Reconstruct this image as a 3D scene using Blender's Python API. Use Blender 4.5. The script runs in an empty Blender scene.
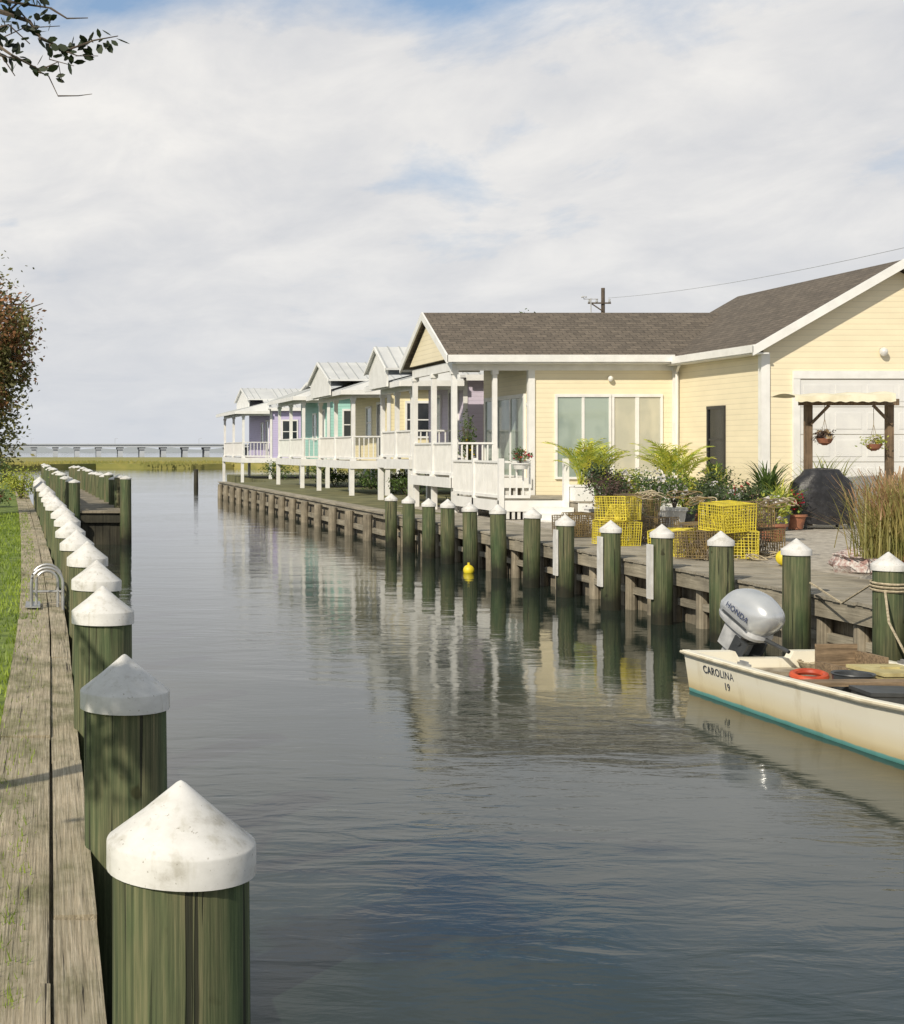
import bpy, math, random, bmesh
from mathutils import Vector, Matrix, noise as mnoise
sc=bpy.context.scene
COL=sc.collection
F=1400.0
# ------------------------------------------------------------------ materials
def newmat(name):
    m=bpy.data.materials.new(name); m.use_nodes=True
    nt=m.node_tree; b=nt.nodes['Principled BSDF']
    return m,nt,b
def N(nt,t,**k):
    n=nt.nodes.new(t)
    for a,v in k.items(): setattr(n,a,v)
    return n
def L(nt,a,b): nt.links.new(a,b)
def c4(c): return (c[0],c[1],c[2],1)
def posnoise(nt,scale,detail=4,rough=.55,dist=0):
    g=N(nt,'ShaderNodeNewGeometry'); mp=N(nt,'ShaderNodeMapping')
    mp.inputs['Scale'].default_value=scale
    L(nt,g.outputs['Position'],mp.inputs['Vector'])
    n=N(nt,'ShaderNodeTexNoise'); n.inputs['Scale'].default_value=1
    n.inputs['Detail'].default_value=detail; n.inputs['Roughness'].default_value=rough
    n.inputs['Distortion'].default_value=dist
    L(nt,mp.outputs[0],n.inputs['Vector'])
    return n
def ramp(nt,src,stops):
    r=N(nt,'ShaderNodeValToRGB'); e=r.color_ramp.elements
    while len(e)<len(stops): e.new(.5)
    for i,(p,c) in enumerate(stops):
        e[i].position=p; e[i].color=c4(c) if not isinstance(c,(int,float)) else (c,c,c,1)
    L(nt,src,r.inputs[0]); return r
def mul(nt,a,b_):
    mx=N(nt,'ShaderNodeMix',data_type='RGBA',blend_type='MULTIPLY'); mx.inputs[0].default_value=1
    L(nt,a,mx.inputs[6]); L(nt,b_,mx.inputs[7]); return mx.outputs[2]
def bump(nt,b,src,strength,dist=.01):
    bp=N(nt,'ShaderNodeBump'); bp.inputs['Strength'].default_value=strength
    bp.inputs['Distance'].default_value=dist
    L(nt,src,bp.inputs['Height']); L(nt,bp.outputs[0],b.inputs['Normal']); return bp
def mat(name,c1,c2=None,scale=(4,4,4),rough=.7,bs=0,bd=.01,metal=0,lo=.38,hi=.62,detail=5):
    m,nt,b=newmat(name)
    if c2 is None: c2=tuple(x*.82 for x in c1)
    n=posnoise(nt,scale,detail)
    r=ramp(nt,n.outputs['Fac'],[(lo,c2),(hi,c1)])
    L(nt,r.outputs[0],b.inputs['Base Color'])
    b.inputs['Roughness'].default_value=rough; b.inputs['Metallic'].default_value=metal
    if bs: bump(nt,b,n.outputs['Fac'],bs,bd)
    return m
def leafmat(name,c1,c2,scale=3.0,trans=.35):
    m,nt,b=newmat(name)
    n=posnoise(nt,(scale,)*3,3)
    r=ramp(nt,n.outputs['Fac'],[(.35,c2),(.65,c1)])
    L(nt,r.outputs[0],b.inputs['Base Color']); b.inputs['Roughness'].default_value=.55
    t=N(nt,'ShaderNodeBsdfTranslucent'); L(nt,r.outputs[0],t.inputs['Color'])
    mx=N(nt,'ShaderNodeMixShader'); mx.inputs[0].default_value=trans
    out=nt.nodes['Material Output']
    L(nt,b.outputs[0],mx.inputs[1]); L(nt,t.outputs[0],mx.inputs[2]); L(nt,mx.outputs[0],out.inputs[0])
    return m
def sidingmat(name,col,pitch=.13):
    m,nt,b=newmat(name)
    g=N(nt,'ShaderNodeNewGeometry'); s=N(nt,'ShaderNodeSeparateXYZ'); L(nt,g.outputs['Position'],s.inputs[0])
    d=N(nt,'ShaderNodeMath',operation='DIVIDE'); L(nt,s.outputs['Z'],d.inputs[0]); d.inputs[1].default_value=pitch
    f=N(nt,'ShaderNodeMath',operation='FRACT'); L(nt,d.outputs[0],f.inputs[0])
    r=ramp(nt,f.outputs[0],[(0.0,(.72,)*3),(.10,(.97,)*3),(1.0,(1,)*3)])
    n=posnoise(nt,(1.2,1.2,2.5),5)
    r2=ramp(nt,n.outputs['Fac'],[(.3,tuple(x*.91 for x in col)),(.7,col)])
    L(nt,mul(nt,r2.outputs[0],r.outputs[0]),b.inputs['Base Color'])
    iv=N(nt,'ShaderNodeMath',operation='SUBTRACT'); iv.inputs[0].default_value=1; L(nt,f.outputs[0],iv.inputs[1])
    bump(nt,b,iv.outputs[0],.45,.02); b.inputs['Roughness'].default_value=.55
    return m
def shinglemat(name,swap=False):
    m,nt,b=newmat(name)
    g=N(nt,'ShaderNodeNewGeometry'); mp=N(nt,'ShaderNodeMapping')
    if swap: mp.inputs['Rotation'].default_value=(0,0,math.radians(90))
    L(nt,g.outputs['Position'],mp.inputs['Vector'])
    br=N(nt,'ShaderNodeTexBrick'); L(nt,mp.outputs[0],br.inputs['Vector'])
    br.inputs['Scale'].default_value=1; br.inputs['Brick Width'].default_value=.30; br.inputs['Row Height'].default_value=.125
    br.inputs['Mortar Size'].default_value=.008
    br.inputs['Color1'].default_value=(.165,.137,.108,1); br.inputs['Color2'].default_value=(.115,.096,.077,1); br.inputs['Mortar'].default_value=(.055,.048,.04,1)
    n=posnoise(nt,(12,12,12),6); r=ramp(nt,n.outputs['Fac'],[(.35,(.80,)*3),(.65,(1.15,)*3)])
    L(nt,mul(nt,br.outputs[0],r.outputs[0]),b.inputs['Base Color'])
    bump(nt,b,br.outputs['Fac'],.5,.01).invert=True
    b.inputs['Roughness'].default_value=.9
    return m
def pilemat(name):
    m,nt,b=newmat(name)
    n=posnoise(nt,(60,60,1.6),9,.68)
    r=ramp(nt,n.outputs['Fac'],[(.33,(.036,.046,.028)),(.5,(.076,.090,.054)),(.66,(.155,.152,.104))])
    nb=posnoise(nt,(4,4,.9),5,.6); rb=ramp(nt,nb.outputs['Fac'],[(.38,(.68,.90,.64)),(.62,(1.18,1.05,.92))])
    c0=mul(nt,r.outputs[0],rb.outputs[0])
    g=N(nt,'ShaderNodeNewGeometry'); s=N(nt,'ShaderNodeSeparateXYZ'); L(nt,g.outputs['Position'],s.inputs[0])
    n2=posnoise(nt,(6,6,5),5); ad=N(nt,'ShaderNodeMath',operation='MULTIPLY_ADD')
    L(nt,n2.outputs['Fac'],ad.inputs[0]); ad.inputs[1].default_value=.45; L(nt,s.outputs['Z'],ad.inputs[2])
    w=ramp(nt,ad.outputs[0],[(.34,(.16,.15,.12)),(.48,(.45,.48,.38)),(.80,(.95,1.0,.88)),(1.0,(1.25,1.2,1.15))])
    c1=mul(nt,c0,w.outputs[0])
    v=posnoise(nt,(40,40,.7),3,.5); r3=ramp(nt,v.outputs['Fac'],[(.33,.0),(.37,1.0)])
    r4=ramp(nt,v.outputs['Fac'],[(.33,(.22,.22,.22)),(.37,(1,1,1))])
    kn=posnoise(nt,(9,9,7),2,.4); rk=ramp(nt,kn.outputs['Fac'],[(.22,(.45,.40,.30)),(.27,(1,1,1))])
    L(nt,mul(nt,mul(nt,c1,r4.outputs[0]),rk.outputs[0]),b.inputs['Base Color'])
    ad2=N(nt,'ShaderNodeMath',operation='MULTIPLY_ADD'); L(nt,n.outputs['Fac'],ad2.inputs[0]); ad2.inputs[1].default_value=.6; L(nt,r3.outputs[0],ad2.inputs[2])
    bump(nt,b,ad2.outputs[0],.8,.008); b.inputs['Roughness'].default_value=.8
    return m
def capmat():
    m,nt,b=newmat('white_plastic_cap')
    n=posnoise(nt,(6,6,9),8,.7); r=ramp(nt,n.outputs['Fac'],[(.30,(.42,.405,.37)),(.44,(.60,.595,.575)),(.62,(.69,.685,.67))])
    n2=posnoise(nt,(80,80,80),3,.6); r2=ramp(nt,n2.outputs['Fac'],[(.28,(.5,.47,.42)),(.34,(1,1,1))])
    n3=posnoise(nt,(22,22,4),5,.6); r3=ramp(nt,n3.outputs['Fac'],[(.34,(.86,.85,.81)),(.46,(1,1,1))])
    L(nt,mul(nt,mul(nt,r.outputs[0],r2.outputs[0]),r3.outputs[0]),b.inputs['Base Color'])
    b.inputs['Roughness'].default_value=.62; b.inputs['Specular IOR Level'].default_value=.3
    bump(nt,b,n.outputs['Fac'],.15,.003); return m
def woodmat(name,c1,c2,axis='Y',rough=.85,bs=.5):
    sc_={'Y':(38,1.3,38),'X':(1.3,38,38),'Z':(38,38,1.3)}[axis]
    m,nt,b=newmat(name)
    n=posnoise(nt,sc_,8,.7,.5); r=ramp(nt,n.outputs['Fac'],[(.34,c2),(.64,c1)])
    n2=posnoise(nt,(1.9,1.2,1.9),5,.65); r2=ramp(nt,n2.outputs['Fac'],[(.35,(.62,.61,.58)),(.62,(1.15,1.12,1.06))])
    L(nt,mul(nt,r.outputs[0],r2.outputs[0]),b.inputs['Base Color'])
    bump(nt,b,n.outputs['Fac'],bs,.01); b.inputs['Roughness'].default_value=rough
    return m
def deckmat():
    m,nt,b=newmat('weathered_plank')
    a=posnoise(nt,(120,2.4,40),9,.72,.3); ra=ramp(nt,a.outputs['Fac'],[(.30,(.16,.14,.10)),(.46,(.38,.335,.25)),(.66,(.58,.53,.43))])
    k=posnoise(nt,(50,.8,20),4,.6,1.0); rk=ramp(nt,k.outputs['Fac'],[(.32,(.10,.085,.07)),(.355,(.84,.83,.81)),(.6,(1.05,1.03,1.0))])
    p=posnoise(nt,(3.4,2.0,3),6,.65); rp=ramp(nt,p.outputs['Fac'],[(.36,(.52,.55,.40)),(.5,(.93,.92,.85)),(.64,(1.14,1.1,1.04))])
    c=mul(nt,mul(nt,ra.outputs[0],rk.outputs[0]),rp.outputs[0]); L(nt,c,b.inputs['Base Color'])
    ad=N(nt,'ShaderNodeMath',operation='MULTIPLY_ADD'); L(nt,rk.outputs[0],ad.inputs[0]); ad.inputs[1].default_value=1.0; L(nt,a.outputs['Fac'],ad.inputs[2])
    bump(nt,b,ad.outputs[0],1.0,.010); b.inputs['Roughness'].default_value=.9; return m
def watermat():
    m,nt,b=newmat('canal_water')
    b.inputs['Base Color'].default_value=(.016,.027,.021,1)
    b.inputs['Roughness'].default_value=.045; b.inputs['IOR'].default_value=1.333
    a=posnoise(nt,(.45,.8,1),3,.5,.4); c=posnoise(nt,(1.7,4.0,1),4,.5,.6); d=posnoise(nt,(.10,.16,1),3); f=posnoise(nt,(6,15,1),3,.5,.4)
    r=ramp(nt,d.outputs['Fac'],[(.42,.12),(.62,1.0)])
    m1=N(nt,'ShaderNodeMath',operation='MULTIPLY'); L(nt,c.outputs['Fac'],m1.inputs[0]); L(nt,r.outputs[0],m1.inputs[1])
    m2=N(nt,'ShaderNodeMath',operation='MULTIPLY_ADD'); L(nt,a.outputs['Fac'],m2.inputs[0]); m2.inputs[1].default_value=.9
    m3=N(nt,'ShaderNodeMath',operation='MULTIPLY'); L(nt,m1.outputs[0],m3.inputs[0]); m3.inputs[1].default_value=.60
    L(nt,m3.outputs[0],m2.inputs[2])
    m4=N(nt,'ShaderNodeMath',operation='MULTIPLY_ADD'); L(nt,f.outputs['Fac'],m4.inputs[0]); m4.inputs[1].default_value=.07; L(nt,m2.outputs[0],m4.inputs[2])
    bump(nt,b,m4.outputs[0],1.0,.0135)
    return m
M={}
M['water']=watermat()
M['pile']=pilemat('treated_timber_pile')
M['cap']=capmat()
M['plankL']=deckmat()
M['plankR']=woodmat('grey_deck_plank',(.44,.41,.345),(.22,.20,.165),'X')
M['bulk']=woodmat('weathered_bulkhead_timber',(.35,.315,.25),(.15,.13,.10),'Z')
M['bulkdark']=woodmat('dark_wet_timber',(.060,.056,.038),(.020,.020,.014),'Z')
M['wale']=woodmat('greyed_timber_beam',(.43,.395,.32),(.22,.20,.16),'Y')
M['grass']=mat('lawn_grass',(.19,.25,.045),(.085,.13,.025),(5,5,5),.95,.6,.03)
M['grassR']=mat('bank_grass',(.20,.19,.085),(.10,.105,.045),(1.2,1.2,1.2),.95,.5,.03)
M['blade']=leafmat('grass_blades',(.34,.44,.06),(.15,.23,.03),1.2)
M['yard']=mat('gravel_yard',(.50,.46,.39),(.30,.27,.23),(10,10,10),.95,.6,.02)
M['marsh']=mat('marsh_grass',(.34,.30,.09),(.18,.19,.05),(.07,.30,.3),.95)
M['white']=mat('white_paint',(.82,.82,.80),(.74,.74,.72),(3,3,3),.5)
M['whited']=mat('aged_white_paint',(.72,.72,.70),(.58,.57,.54),(5,5,5),.6)
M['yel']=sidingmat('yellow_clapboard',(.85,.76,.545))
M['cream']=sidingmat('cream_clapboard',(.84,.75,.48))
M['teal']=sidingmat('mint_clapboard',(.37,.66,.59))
M['lavp']=sidingmat('pale_mauve_clapboard',(.62,.56,.69))
M['blue']=sidingmat('pale_grey_clapboard',(.55,.58,.62))
M['lav']=sidingmat('lavender_clapboard',(.54,.49,.73))
M['shX']=shinglemat('brown_shingles'); M['shY']=shinglemat('brown_shingles_turned',True)
M['metal']=mat('standing_seam_metal',(.70,.71,.70),(.60,.61,.61),(1,1,1),.45,metal=.08)
M['seam']=mat('metal_seam',(.46,.48,.49),(.40,.42,.43),(1,1,1),.5,metal=.08)
def glass(name,c,c2,r=.06):
    m,nt,b=newmat(name); n=posnoise(nt,(1.1,1.1,.7),3)
    rr=ramp(nt,n.outputs['Fac'],[(.4,c2),(.6,c)]); L(nt,rr.outputs[0],b.inputs['Base Color'])
    b.inputs['Roughness'].default_value=r; b.inputs['IOR'].default_value=1.6; return m
M['glass']=glass('curtained_glass',(.36,.43,.38),(.22,.28,.25)); M['glassw']=glass('pale_curtained_glass',(.58,.56,.45),(.46,.46,.38)); M['gdark']=glass('dark_glass',(.05,.055,.06),(.02,.025,.03))
M['bglass']=glass('black_glass',(.012,.013,.015),(.006,.007,.008),.15); M['bframe']=mat('black_window_frame',(.03,.03,.032),(.02,.02,.022),(5,5,5),.4)
M['garage']=mat('garage_door_white',(.74,.74,.72),(.68,.68,.67),(2,2,2),.45)
M['terra']=mat('terracotta',(.36,.15,.08),(.24,.10,.06),(8,8,8),.8)
M['dpot']=mat('charcoal_pot',(.08,.085,.09),(.045,.05,.055),(6,6,6),.6)
M['black']=mat('black_vinyl',(.030,.030,.034),(.014,.014,.016),(7,7,7),.45,.8,.03)
M['brownw']=woodmat('brown_frame_wood',(.24,.17,.11),(.10,.07,.045),'Z')
M['alu']=mat('brushed_aluminium',(.50,.51,.51),(.38,.38,.38),(9,9,9),.4,metal=.6)
M['ywire']=mat('yellow_wire',(.78,.66,.06),(.50,.42,.06),(5,5,5),.6)
M['dwire']=mat('dark_wire',(.14,.11,.08),(.24,.17,.06),(5,5,5),.6)
M['rope']=mat('pale_rope',(.50,.43,.30),(.3,.25,.17),(30,30,30),.9)
M['net']=mat('white_net',(.62,.60,.57),(.38,.24,.22),(16,16,16),.9,.9,.03)
M['bridge']=mat('pale_concrete',(.46,.49,.53),(.42,.45,.49),(.2,.2,.2),.9)
M['silver']=mat('silver_grey_paint',(.56,.58,.60),(.50,.52,.54),(4,4,4),.25,metal=.4)
M['dgrey']=mat('dark_grey_metal',(.07,.075,.08),(.045,.05,.055),(8,8,8),.4,metal=.2)
M['lgrey']=mat('light_grey_metal',(.50,.51,.52),(.34,.35,.36),(8,8,8),.4)
M['ring']=mat('orange_red_vinyl',(.58,.09,.03),(.38,.05,.02),(8,8,8),.5)
M['olive']=mat('aged_yellow_box',(.56,.49,.24),(.38,.32,.15),(6,6,6),.7)
M['creamp']=mat('stained_cream_gelcoat',(.76,.70,.54),(.52,.46,.33),(5,5,5),.5)
M['deckgrey']=mat('worn_boat_floor',(.42,.37,.28),(.17,.14,.10),(7,7,7),.7)
M['bench']=woodmat('worn_bench_timber',(.38,.28,.18),(.12,.085,.055),'X')
M['ink']=mat('dark_lettering',(.06,.07,.09),(.04,.05,.07),(5,5,5),.5)
M['inkw']=mat('navy_lettering',(.05,.07,.14),(.04,.05,.11),(5,5,5),.5)
M['bark']=mat('grey_brown_bark',(.14,.11,.085),(.06,.047,.036),(16,16,4),.9,.7,.02)
M['lamp']=mat('frosted_lamp',(.75,.74,.70),(.6,.6,.58),(5,5,5),.3)
M['buoy']=mat('yellow_float_plastic',(.75,.62,.03),(.6,.48,.03),(5,5,5),.5)
M['palm']=leafmat('palm_leaf',(.72,.68,.10),(.28,.40,.06),5)
M['fgreen']=leafmat('shrub_leaf',(.14,.22,.05),(.040,.080,.020),6)
M['flime']=leafmat('lime_leaf',(.55,.53,.09),(.24,.34,.05),6)
M['fdark']=leafmat('dark_leaf',(.030,.045,.018),(.010,.018,.008),4,.15)
M['fdeep']=leafmat('deep_green_leaf',(.070,.105,.035),(.020,.036,.012),6,.2)
M['fpurple']=leafmat('purple_leaf',(.14,.080,.070),(.045,.042,.025),6)
M['myrtle']=leafmat('myrtle_leaf',(.25,.23,.08),(.085,.10,.035),1.3)
M['myred']=leafmat('myrtle_rust_leaf',(.42,.20,.09),(.20,.11,.05),2)
M['pet_w']=leafmat('white_petal',(.85,.83,.80),(.75,.70,.71),8)
M['pet_r']=leafmat('red_petal',(.60,.03,.05),(.45,.02,.06),8)
M['pet_t']=leafmat('tan_petal',(.62,.50,.30),(.48,.36,.22),8)
M['pet_y']=leafmat('yellow_petal',(.80,.58,.03),(.7,.45,.03),8)
M['ograss']=leafmat('ornamental_grass_blade',(.46,.38,.14),(.19,.21,.06),3)
M['otip']=leafmat('ornamental_grass_tip',(.50,.33,.19),(.38,.21,.11),4)
M['canvas']=mat('cream_canvas',(.80,.75,.58),(.68,.62,.45),(3,3,3),.85)
def hullmat():
    m,nt,b=newmat('boat_gelcoat'); g=N(nt,'ShaderNodeNewGeometry'); s=N(nt,'ShaderNodeSeparateXYZ'); L(nt,g.outputs['Position'],s.inputs[0])
    n=posnoise(nt,(3,3,8),5); ad=N(nt,'ShaderNodeMath',operation='MULTIPLY_ADD'); L(nt,n.outputs['Fac'],ad.inputs[0]); ad.inputs[1].default_value=.03; L(nt,s.outputs['Z'],ad.inputs[2])
    r=ramp(nt,ad.outputs[0],[(0,(.05,.11,.08)),(.020,(.10,.30,.28)),(.048,(.16,.40,.38)),(.054,(.60,.48,.26)),(.13,(.78,.69,.47)),(.28,(.84,.80,.67))])
    n2=posnoise(nt,(5,5,1.5),7,.65); r2=ramp(nt,n2.outputs['Fac'],[(.26,(.80,.76,.68)),(.46,(1,1,1))])
    L(nt,mul(nt,r.outputs[0],r2.outputs[0]),b.inputs['Base Color'])
    b.inputs['Roughness'].default_value=.38; return m
M['hull']=hullmat()
# ------------------------------------------------------------------ mesh builder
def wloc(o):
    v=Vector((0,0,0))
    while o: v+=o.location; o=o.parent
    return v
class MB:
    def __init__(s): s.v=[];s.f=[];s.m=[];s.cur=0
    def add(s,vs,fs):
        o=len(s.v); s.v+=[tuple(v) for v in vs]; s.f+=[tuple(i+o for i in f) for f in fs]; s.m+=[s.cur]*len(fs); return s
    def box(s,x0,x1,y0,y1,z0,z1):
        return s.add([(x0,y0,z0),(x1,y0,z0),(x1,y1,z0),(x0,y1,z0),(x0,y0,z1),(x1,y0,z1),(x1,y1,z1),(x0,y1,z1)],
          [(0,3,2,1),(4,5,6,7),(0,1,5,4),(1,2,6,5),(2,3,7,6),(3,0,4,7)])
    def obox(s,p0,p1,w,h,up=(0,0,1)):
        p0=Vector(p0);p1=Vector(p1);d=(p1-p0).normalized();u=Vector(up)
        if abs(d.dot(u))>.98: u=Vector((0,1,0))
        a=d.cross(u).normalized()*w/2; b=a.cross(d).normalized()*h/2
        vs=[p0-a-b,p0+a-b,p0+a+b,p0-a+b,p1-a-b,p1+a-b,p1+a+b,p1-a+b]
        return s.add(vs,[(0,3,2,1),(4,5,6,7),(0,1,5,4),(1,2,6,5),(2,3,7,6),(3,0,4,7)])
    def cyl(s,p0,p1,r0,r1=None,n=10,cap=True):
        if r1 is None: r1=r0
        p0=Vector(p0);p1=Vector(p1);d=(p1-p0).normalized();u=Vector((0,0,1))
        if abs(d.z)>.95:u=Vector((1,0,0))
        a=d.cross(u).normalized(); b=d.cross(a)
        vs=[p0+(a*math.cos(t)+b*math.sin(t))*r0 for t in [2*math.pi*i/n for i in range(n)]]+[p1+(a*math.cos(t)+b*math.sin(t))*r1 for t in [2*math.pi*i/n for i in range(n)]]
        fs=[(i,(i+1)%n,n+(i+1)%n,n+i) for i in range(n)]
        if cap: fs+=[tuple(range(n))[::-1],tuple(range(n,2*n))]
        return s.add(vs,fs)
    def tube(s,pts,r,n=6):
        pts=[Vector(p) for p in pts]; rs=r if isinstance(r,(list,tuple)) else [r]*len(pts)
        vs=[];fs=[]
        for i,p in enumerate(pts):
            d=(pts[min(i+1,len(pts)-1)]-pts[max(i-1,0)]).normalized(); u=Vector((.1,.05,1)) if abs(d.z)<.95 else Vector((1,.1,0))
            a=d.cross(u).normalized(); b=d.cross(a)
            vs+=[p+(a*math.cos(t)+b*math.sin(t))*rs[i] for t in [2*math.pi*k/n for k in range(n)]]
        for i in range(len(pts)-1):
            for k in range(n): fs.append((i*n+k,i*n+(k+1)%n,(i+1)*n+(k+1)%n,(i+1)*n+k))
        fs+=[tuple(range(n))[::-1],tuple(range((len(pts)-1)*n,len(pts)*n))]
        return s.add(vs,fs)
    def rev(s,c,prof,n=16,sx=1,sy=1):
        vs=[];fs=[];k=len(prof)
        for r,z in prof: vs+=[(c[0]+sx*r*math.cos(2*math.pi*i/n),c[1]+sy*r*math.sin(2*math.pi*i/n),c[2]+z) for i in range(n)]
        for j in range(k-1):
            for i in range(n): fs.append((j*n+i,j*n+(i+1)%n,(j+1)*n+(i+1)%n,(j+1)*n+i))
        fs+=[tuple(range(n))[::-1],tuple(range((k-1)*n,k*n))]
        return s.add(vs,fs)
    def ext(s,pts,ax,a0,a1):
        n=len(pts)
        f={'X':lambda p,a:(a,p[0],p[1]),'Y':lambda p,a:(p[0],a,p[1]),'Z':lambda p,a:(p[0],p[1],a)}[ax]
        vs=[f(p,a0) for p in pts]+[f(p,a1) for p in pts]
        return s.add(vs,[tuple(range(n))[::-1],tuple(range(n,2*n))]+[(i,(i+1)%n,n+(i+1)%n,n+i) for i in range(n)])
    def ell(s,c,r,n=14,m=9,jit=0,rng=None,pw=1.0):
        vs=[];fs=[]
        def q(x): return math.copysign(abs(x)**pw,x)
        for j in range(m+1):
            ph=math.pi*j/m
            for i in range(n):
                t=2*math.pi*i/n; k=1+(rng.uniform(-jit,jit) if rng else 0)
                vs.append((c[0]+r[0]*k*q(math.sin(ph))*q(math.cos(t)),c[1]+r[1]*k*q(math.sin(ph))*q(math.sin(t)),c[2]+r[2]*k*q(math.cos(ph))))
        for j in range(m):
            for i in range(n): fs.append((j*n+i,j*n+(i+1)%n,(j+1)*n+(i+1)%n,(j+1)*n+i))
        return s.add(vs,fs)
    def leaf(s,c,size,rng,asp=.5):
        d=Vector((rng.gauss(0,1),rng.gauss(0,1),rng.gauss(0,.7))).normalized()
        e=d.cross(Vector((rng.gauss(0,1),rng.gauss(0,1),rng.gauss(0,1)))).normalized()*size*asp*.5; d=d*size*.5; c=Vector(c)
        s.add([c-d,c+e,c+d,c-e],[(0,1,2,3)])
    def cloud(s,c,rad,n,size,rng,clumps=12,spread=.33,asp=.5,shell=True):
        cs=[]
        for _ in range(clumps):
            v=Vector((rng.gauss(0,1),rng.gauss(0,1),rng.gauss(0,1))).normalized()*(rng.uniform(.3,.9) if shell else rng.random()**.5)
            cs.append((Vector((c[0]+v.x*rad[0],c[1]+v.y*rad[1],c[2]+v.z*rad[2])),rng.uniform(.6,1.3)))
        for i in range(n):
            q,k=cs[rng.randrange(clumps)]; r=spread*k
            s.leaf((q.x+rng.gauss(0,r*rad[0]*.6),q.y+rng.gauss(0,r*rad[1]*.6),q.z+rng.gauss(0,r*rad[2]*.6)),size*rng.uniform(.6,1.3),rng,asp)
        return cs
    def obj(s,name,mats,parent=None,smooth=False,origin=None,local=False,fix=True):
        if not isinstance(mats,(list,tuple)): mats=[mats]
        me=bpy.data.meshes.new(name)
        if parent is not None and not local: o3=wloc(parent)
        elif origin is not None: o3=Vector(origin)
        else: o3=Vector((0,0,0))
        me.from_pydata([(v[0]-o3.x,v[1]-o3.y,v[2]-o3.z) for v in s.v],[],s.f)
        for m in mats: me.materials.append(M[m])
        me.polygons.foreach_set('material_index',s.m)
        if fix:
            bm=bmesh.new(); bm.from_mesh(me); bmesh.ops.recalc_face_normals(bm,faces=bm.faces); bm.to_mesh(me); bm.free()
        if smooth:
            me.polygons.foreach_set('use_smooth',[True]*len(me.polygons))
            try: me.set_sharp_from_angle(angle=math.radians(30))
            except Exception: pass
        me.update()
        o=bpy.data.objects.new(name,me); COL.objects.link(o)
        if parent is not None: o.parent=parent
        elif origin is not None: o.location=origin
        return o
def bxo(name,m,parent,*b):
    g=MB(); g.box(*b); return g.obj(name,m,parent)
def props(o,label,cat,group=None):
    o['label']=label; o['category']=cat
    if group:o['group']=group
    return o
def thing(name,loc,label,cat,group=None):
    e=bpy.data.objects.new(name,None); e.location=loc; e.empty_display_size=.3; COL.objects.link(e)
    return props(e,label,cat,group)
def struct(o): o['kind']='structure'; return o
def copything(src,parts,loc,rz=0,scale=1):
    n=src.copy(); COL.objects.link(n); n.location=loc; n.rotation_euler=(0,0,rz)
    for p in parts:
        q=p.copy(); COL.objects.link(q); q.parent=n
    return n
rng=random.Random(11)
# ------------------------------------------------------------------ setting
w=MB(); w.add([(-3000,-60,0),(3000,-60,0),(3000,4500,0),(-3000,4500,0)],[(0,1,2,3)])
struct(w.obj('water','water'))
w=MB(); w.add([(-3000,-60,-1.6),(3000,-60,-1.6),(3000,4500,-1.6),(-3000,4500,-1.6)],[(0,1,2,3)])
struct(w.obj('ground','yard'))
GZ=.77
PX=8.42; DX=.32
def LX(Y): return .318-.63*(max(0,(Y-12)/28.0)**1.3)
g=MB(); ys=[-12]+[i*2 for i in range(0,46)]
pts=[(LX(y)-.46 if y<60 else LX(60)-.46-(y-60)*.02,y) for y in ys]
g.ext([(-200,-12)]+pts+[(-200,90)],'Z',-1.5,.765)
struct(g.obj('lawn','grass'))
g=MB(); g.ext([(8.62+DX,-12),(8.62+DX,71),(11.5,73),(12,95),(260,120),(260,-12)],'Z',-1.5,GZ-.03)
struct(g.obj('bank','grassR'))
g=MB(); g.box(10.0+DX,40,-5,41.5,GZ-.2,GZ-.02); struct(g.obj('yard','yard'))
g=MB(); n=60; xs=[-90+i*6 for i in range(n)]
front=[(x,176+6*math.sin(x*.11)+4*math.sin(x*.31)) for x in xs]
g.ext(front+[(270,345),(-90,345)],'Z',-1,.62); struct(g.obj('marsh','marsh'))
g=MB()
for i in range(5000):
    x=rng.uniform(-40,60); y=176+6*math.sin(x*.11)+4*math.sin(x*.31)+rng.uniform(-.4,14)
    h=rng.uniform(.2,.55); a=rng.uniform(-.25,.25)
    g.add([(x-.12,y,.45),(x+.12,y,.45),(x+a,y+rng.uniform(-.1,.1),.55+h)],[(0,1,2)])
o=g.obj('reeds','marsh',fix=False); o['kind']='stuff'; props(o,'tall tan and green reeds edging the marsh','reeds')
g=MB(); X=-900
top=[]
while X<1500:
    top.append((X,rng.uniform(2.5,6.0))); X+=rng.uniform(8,22)
g.ext([(-900,-1)]+top+[(1500,-1)],'Y',1500,1530)
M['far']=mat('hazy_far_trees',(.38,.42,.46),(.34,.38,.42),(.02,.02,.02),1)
struct(g.obj('far_shore','far'))
g=MB()
for i in range(17000):
    y=4+ (rng.random()**1.6)*32; e=LX(y)-.445
    x=e-(rng.random()**1.5)*2.6+rng.uniform(0,.06)
    h=rng.uniform(.025,.07)*(1.25 if rng.random()<.2 else 1); t=rng.uniform(0,6.28); wd=.005+.0004*y
    dx,dy=math.cos(t)*wd,math.sin(t)*wd
    g.add([(x-dx,y-dy,.755),(x+dx,y+dy,.755),(x+rng.gauss(0,.02),y+rng.gauss(0,.02),.765+h)],[(0,1,2)])
o=g.obj('grass','blade',fix=False); o['kind']='stuff'; props(o,'green grass blades along the boardwalk edge','grass')
g=MB()
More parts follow.
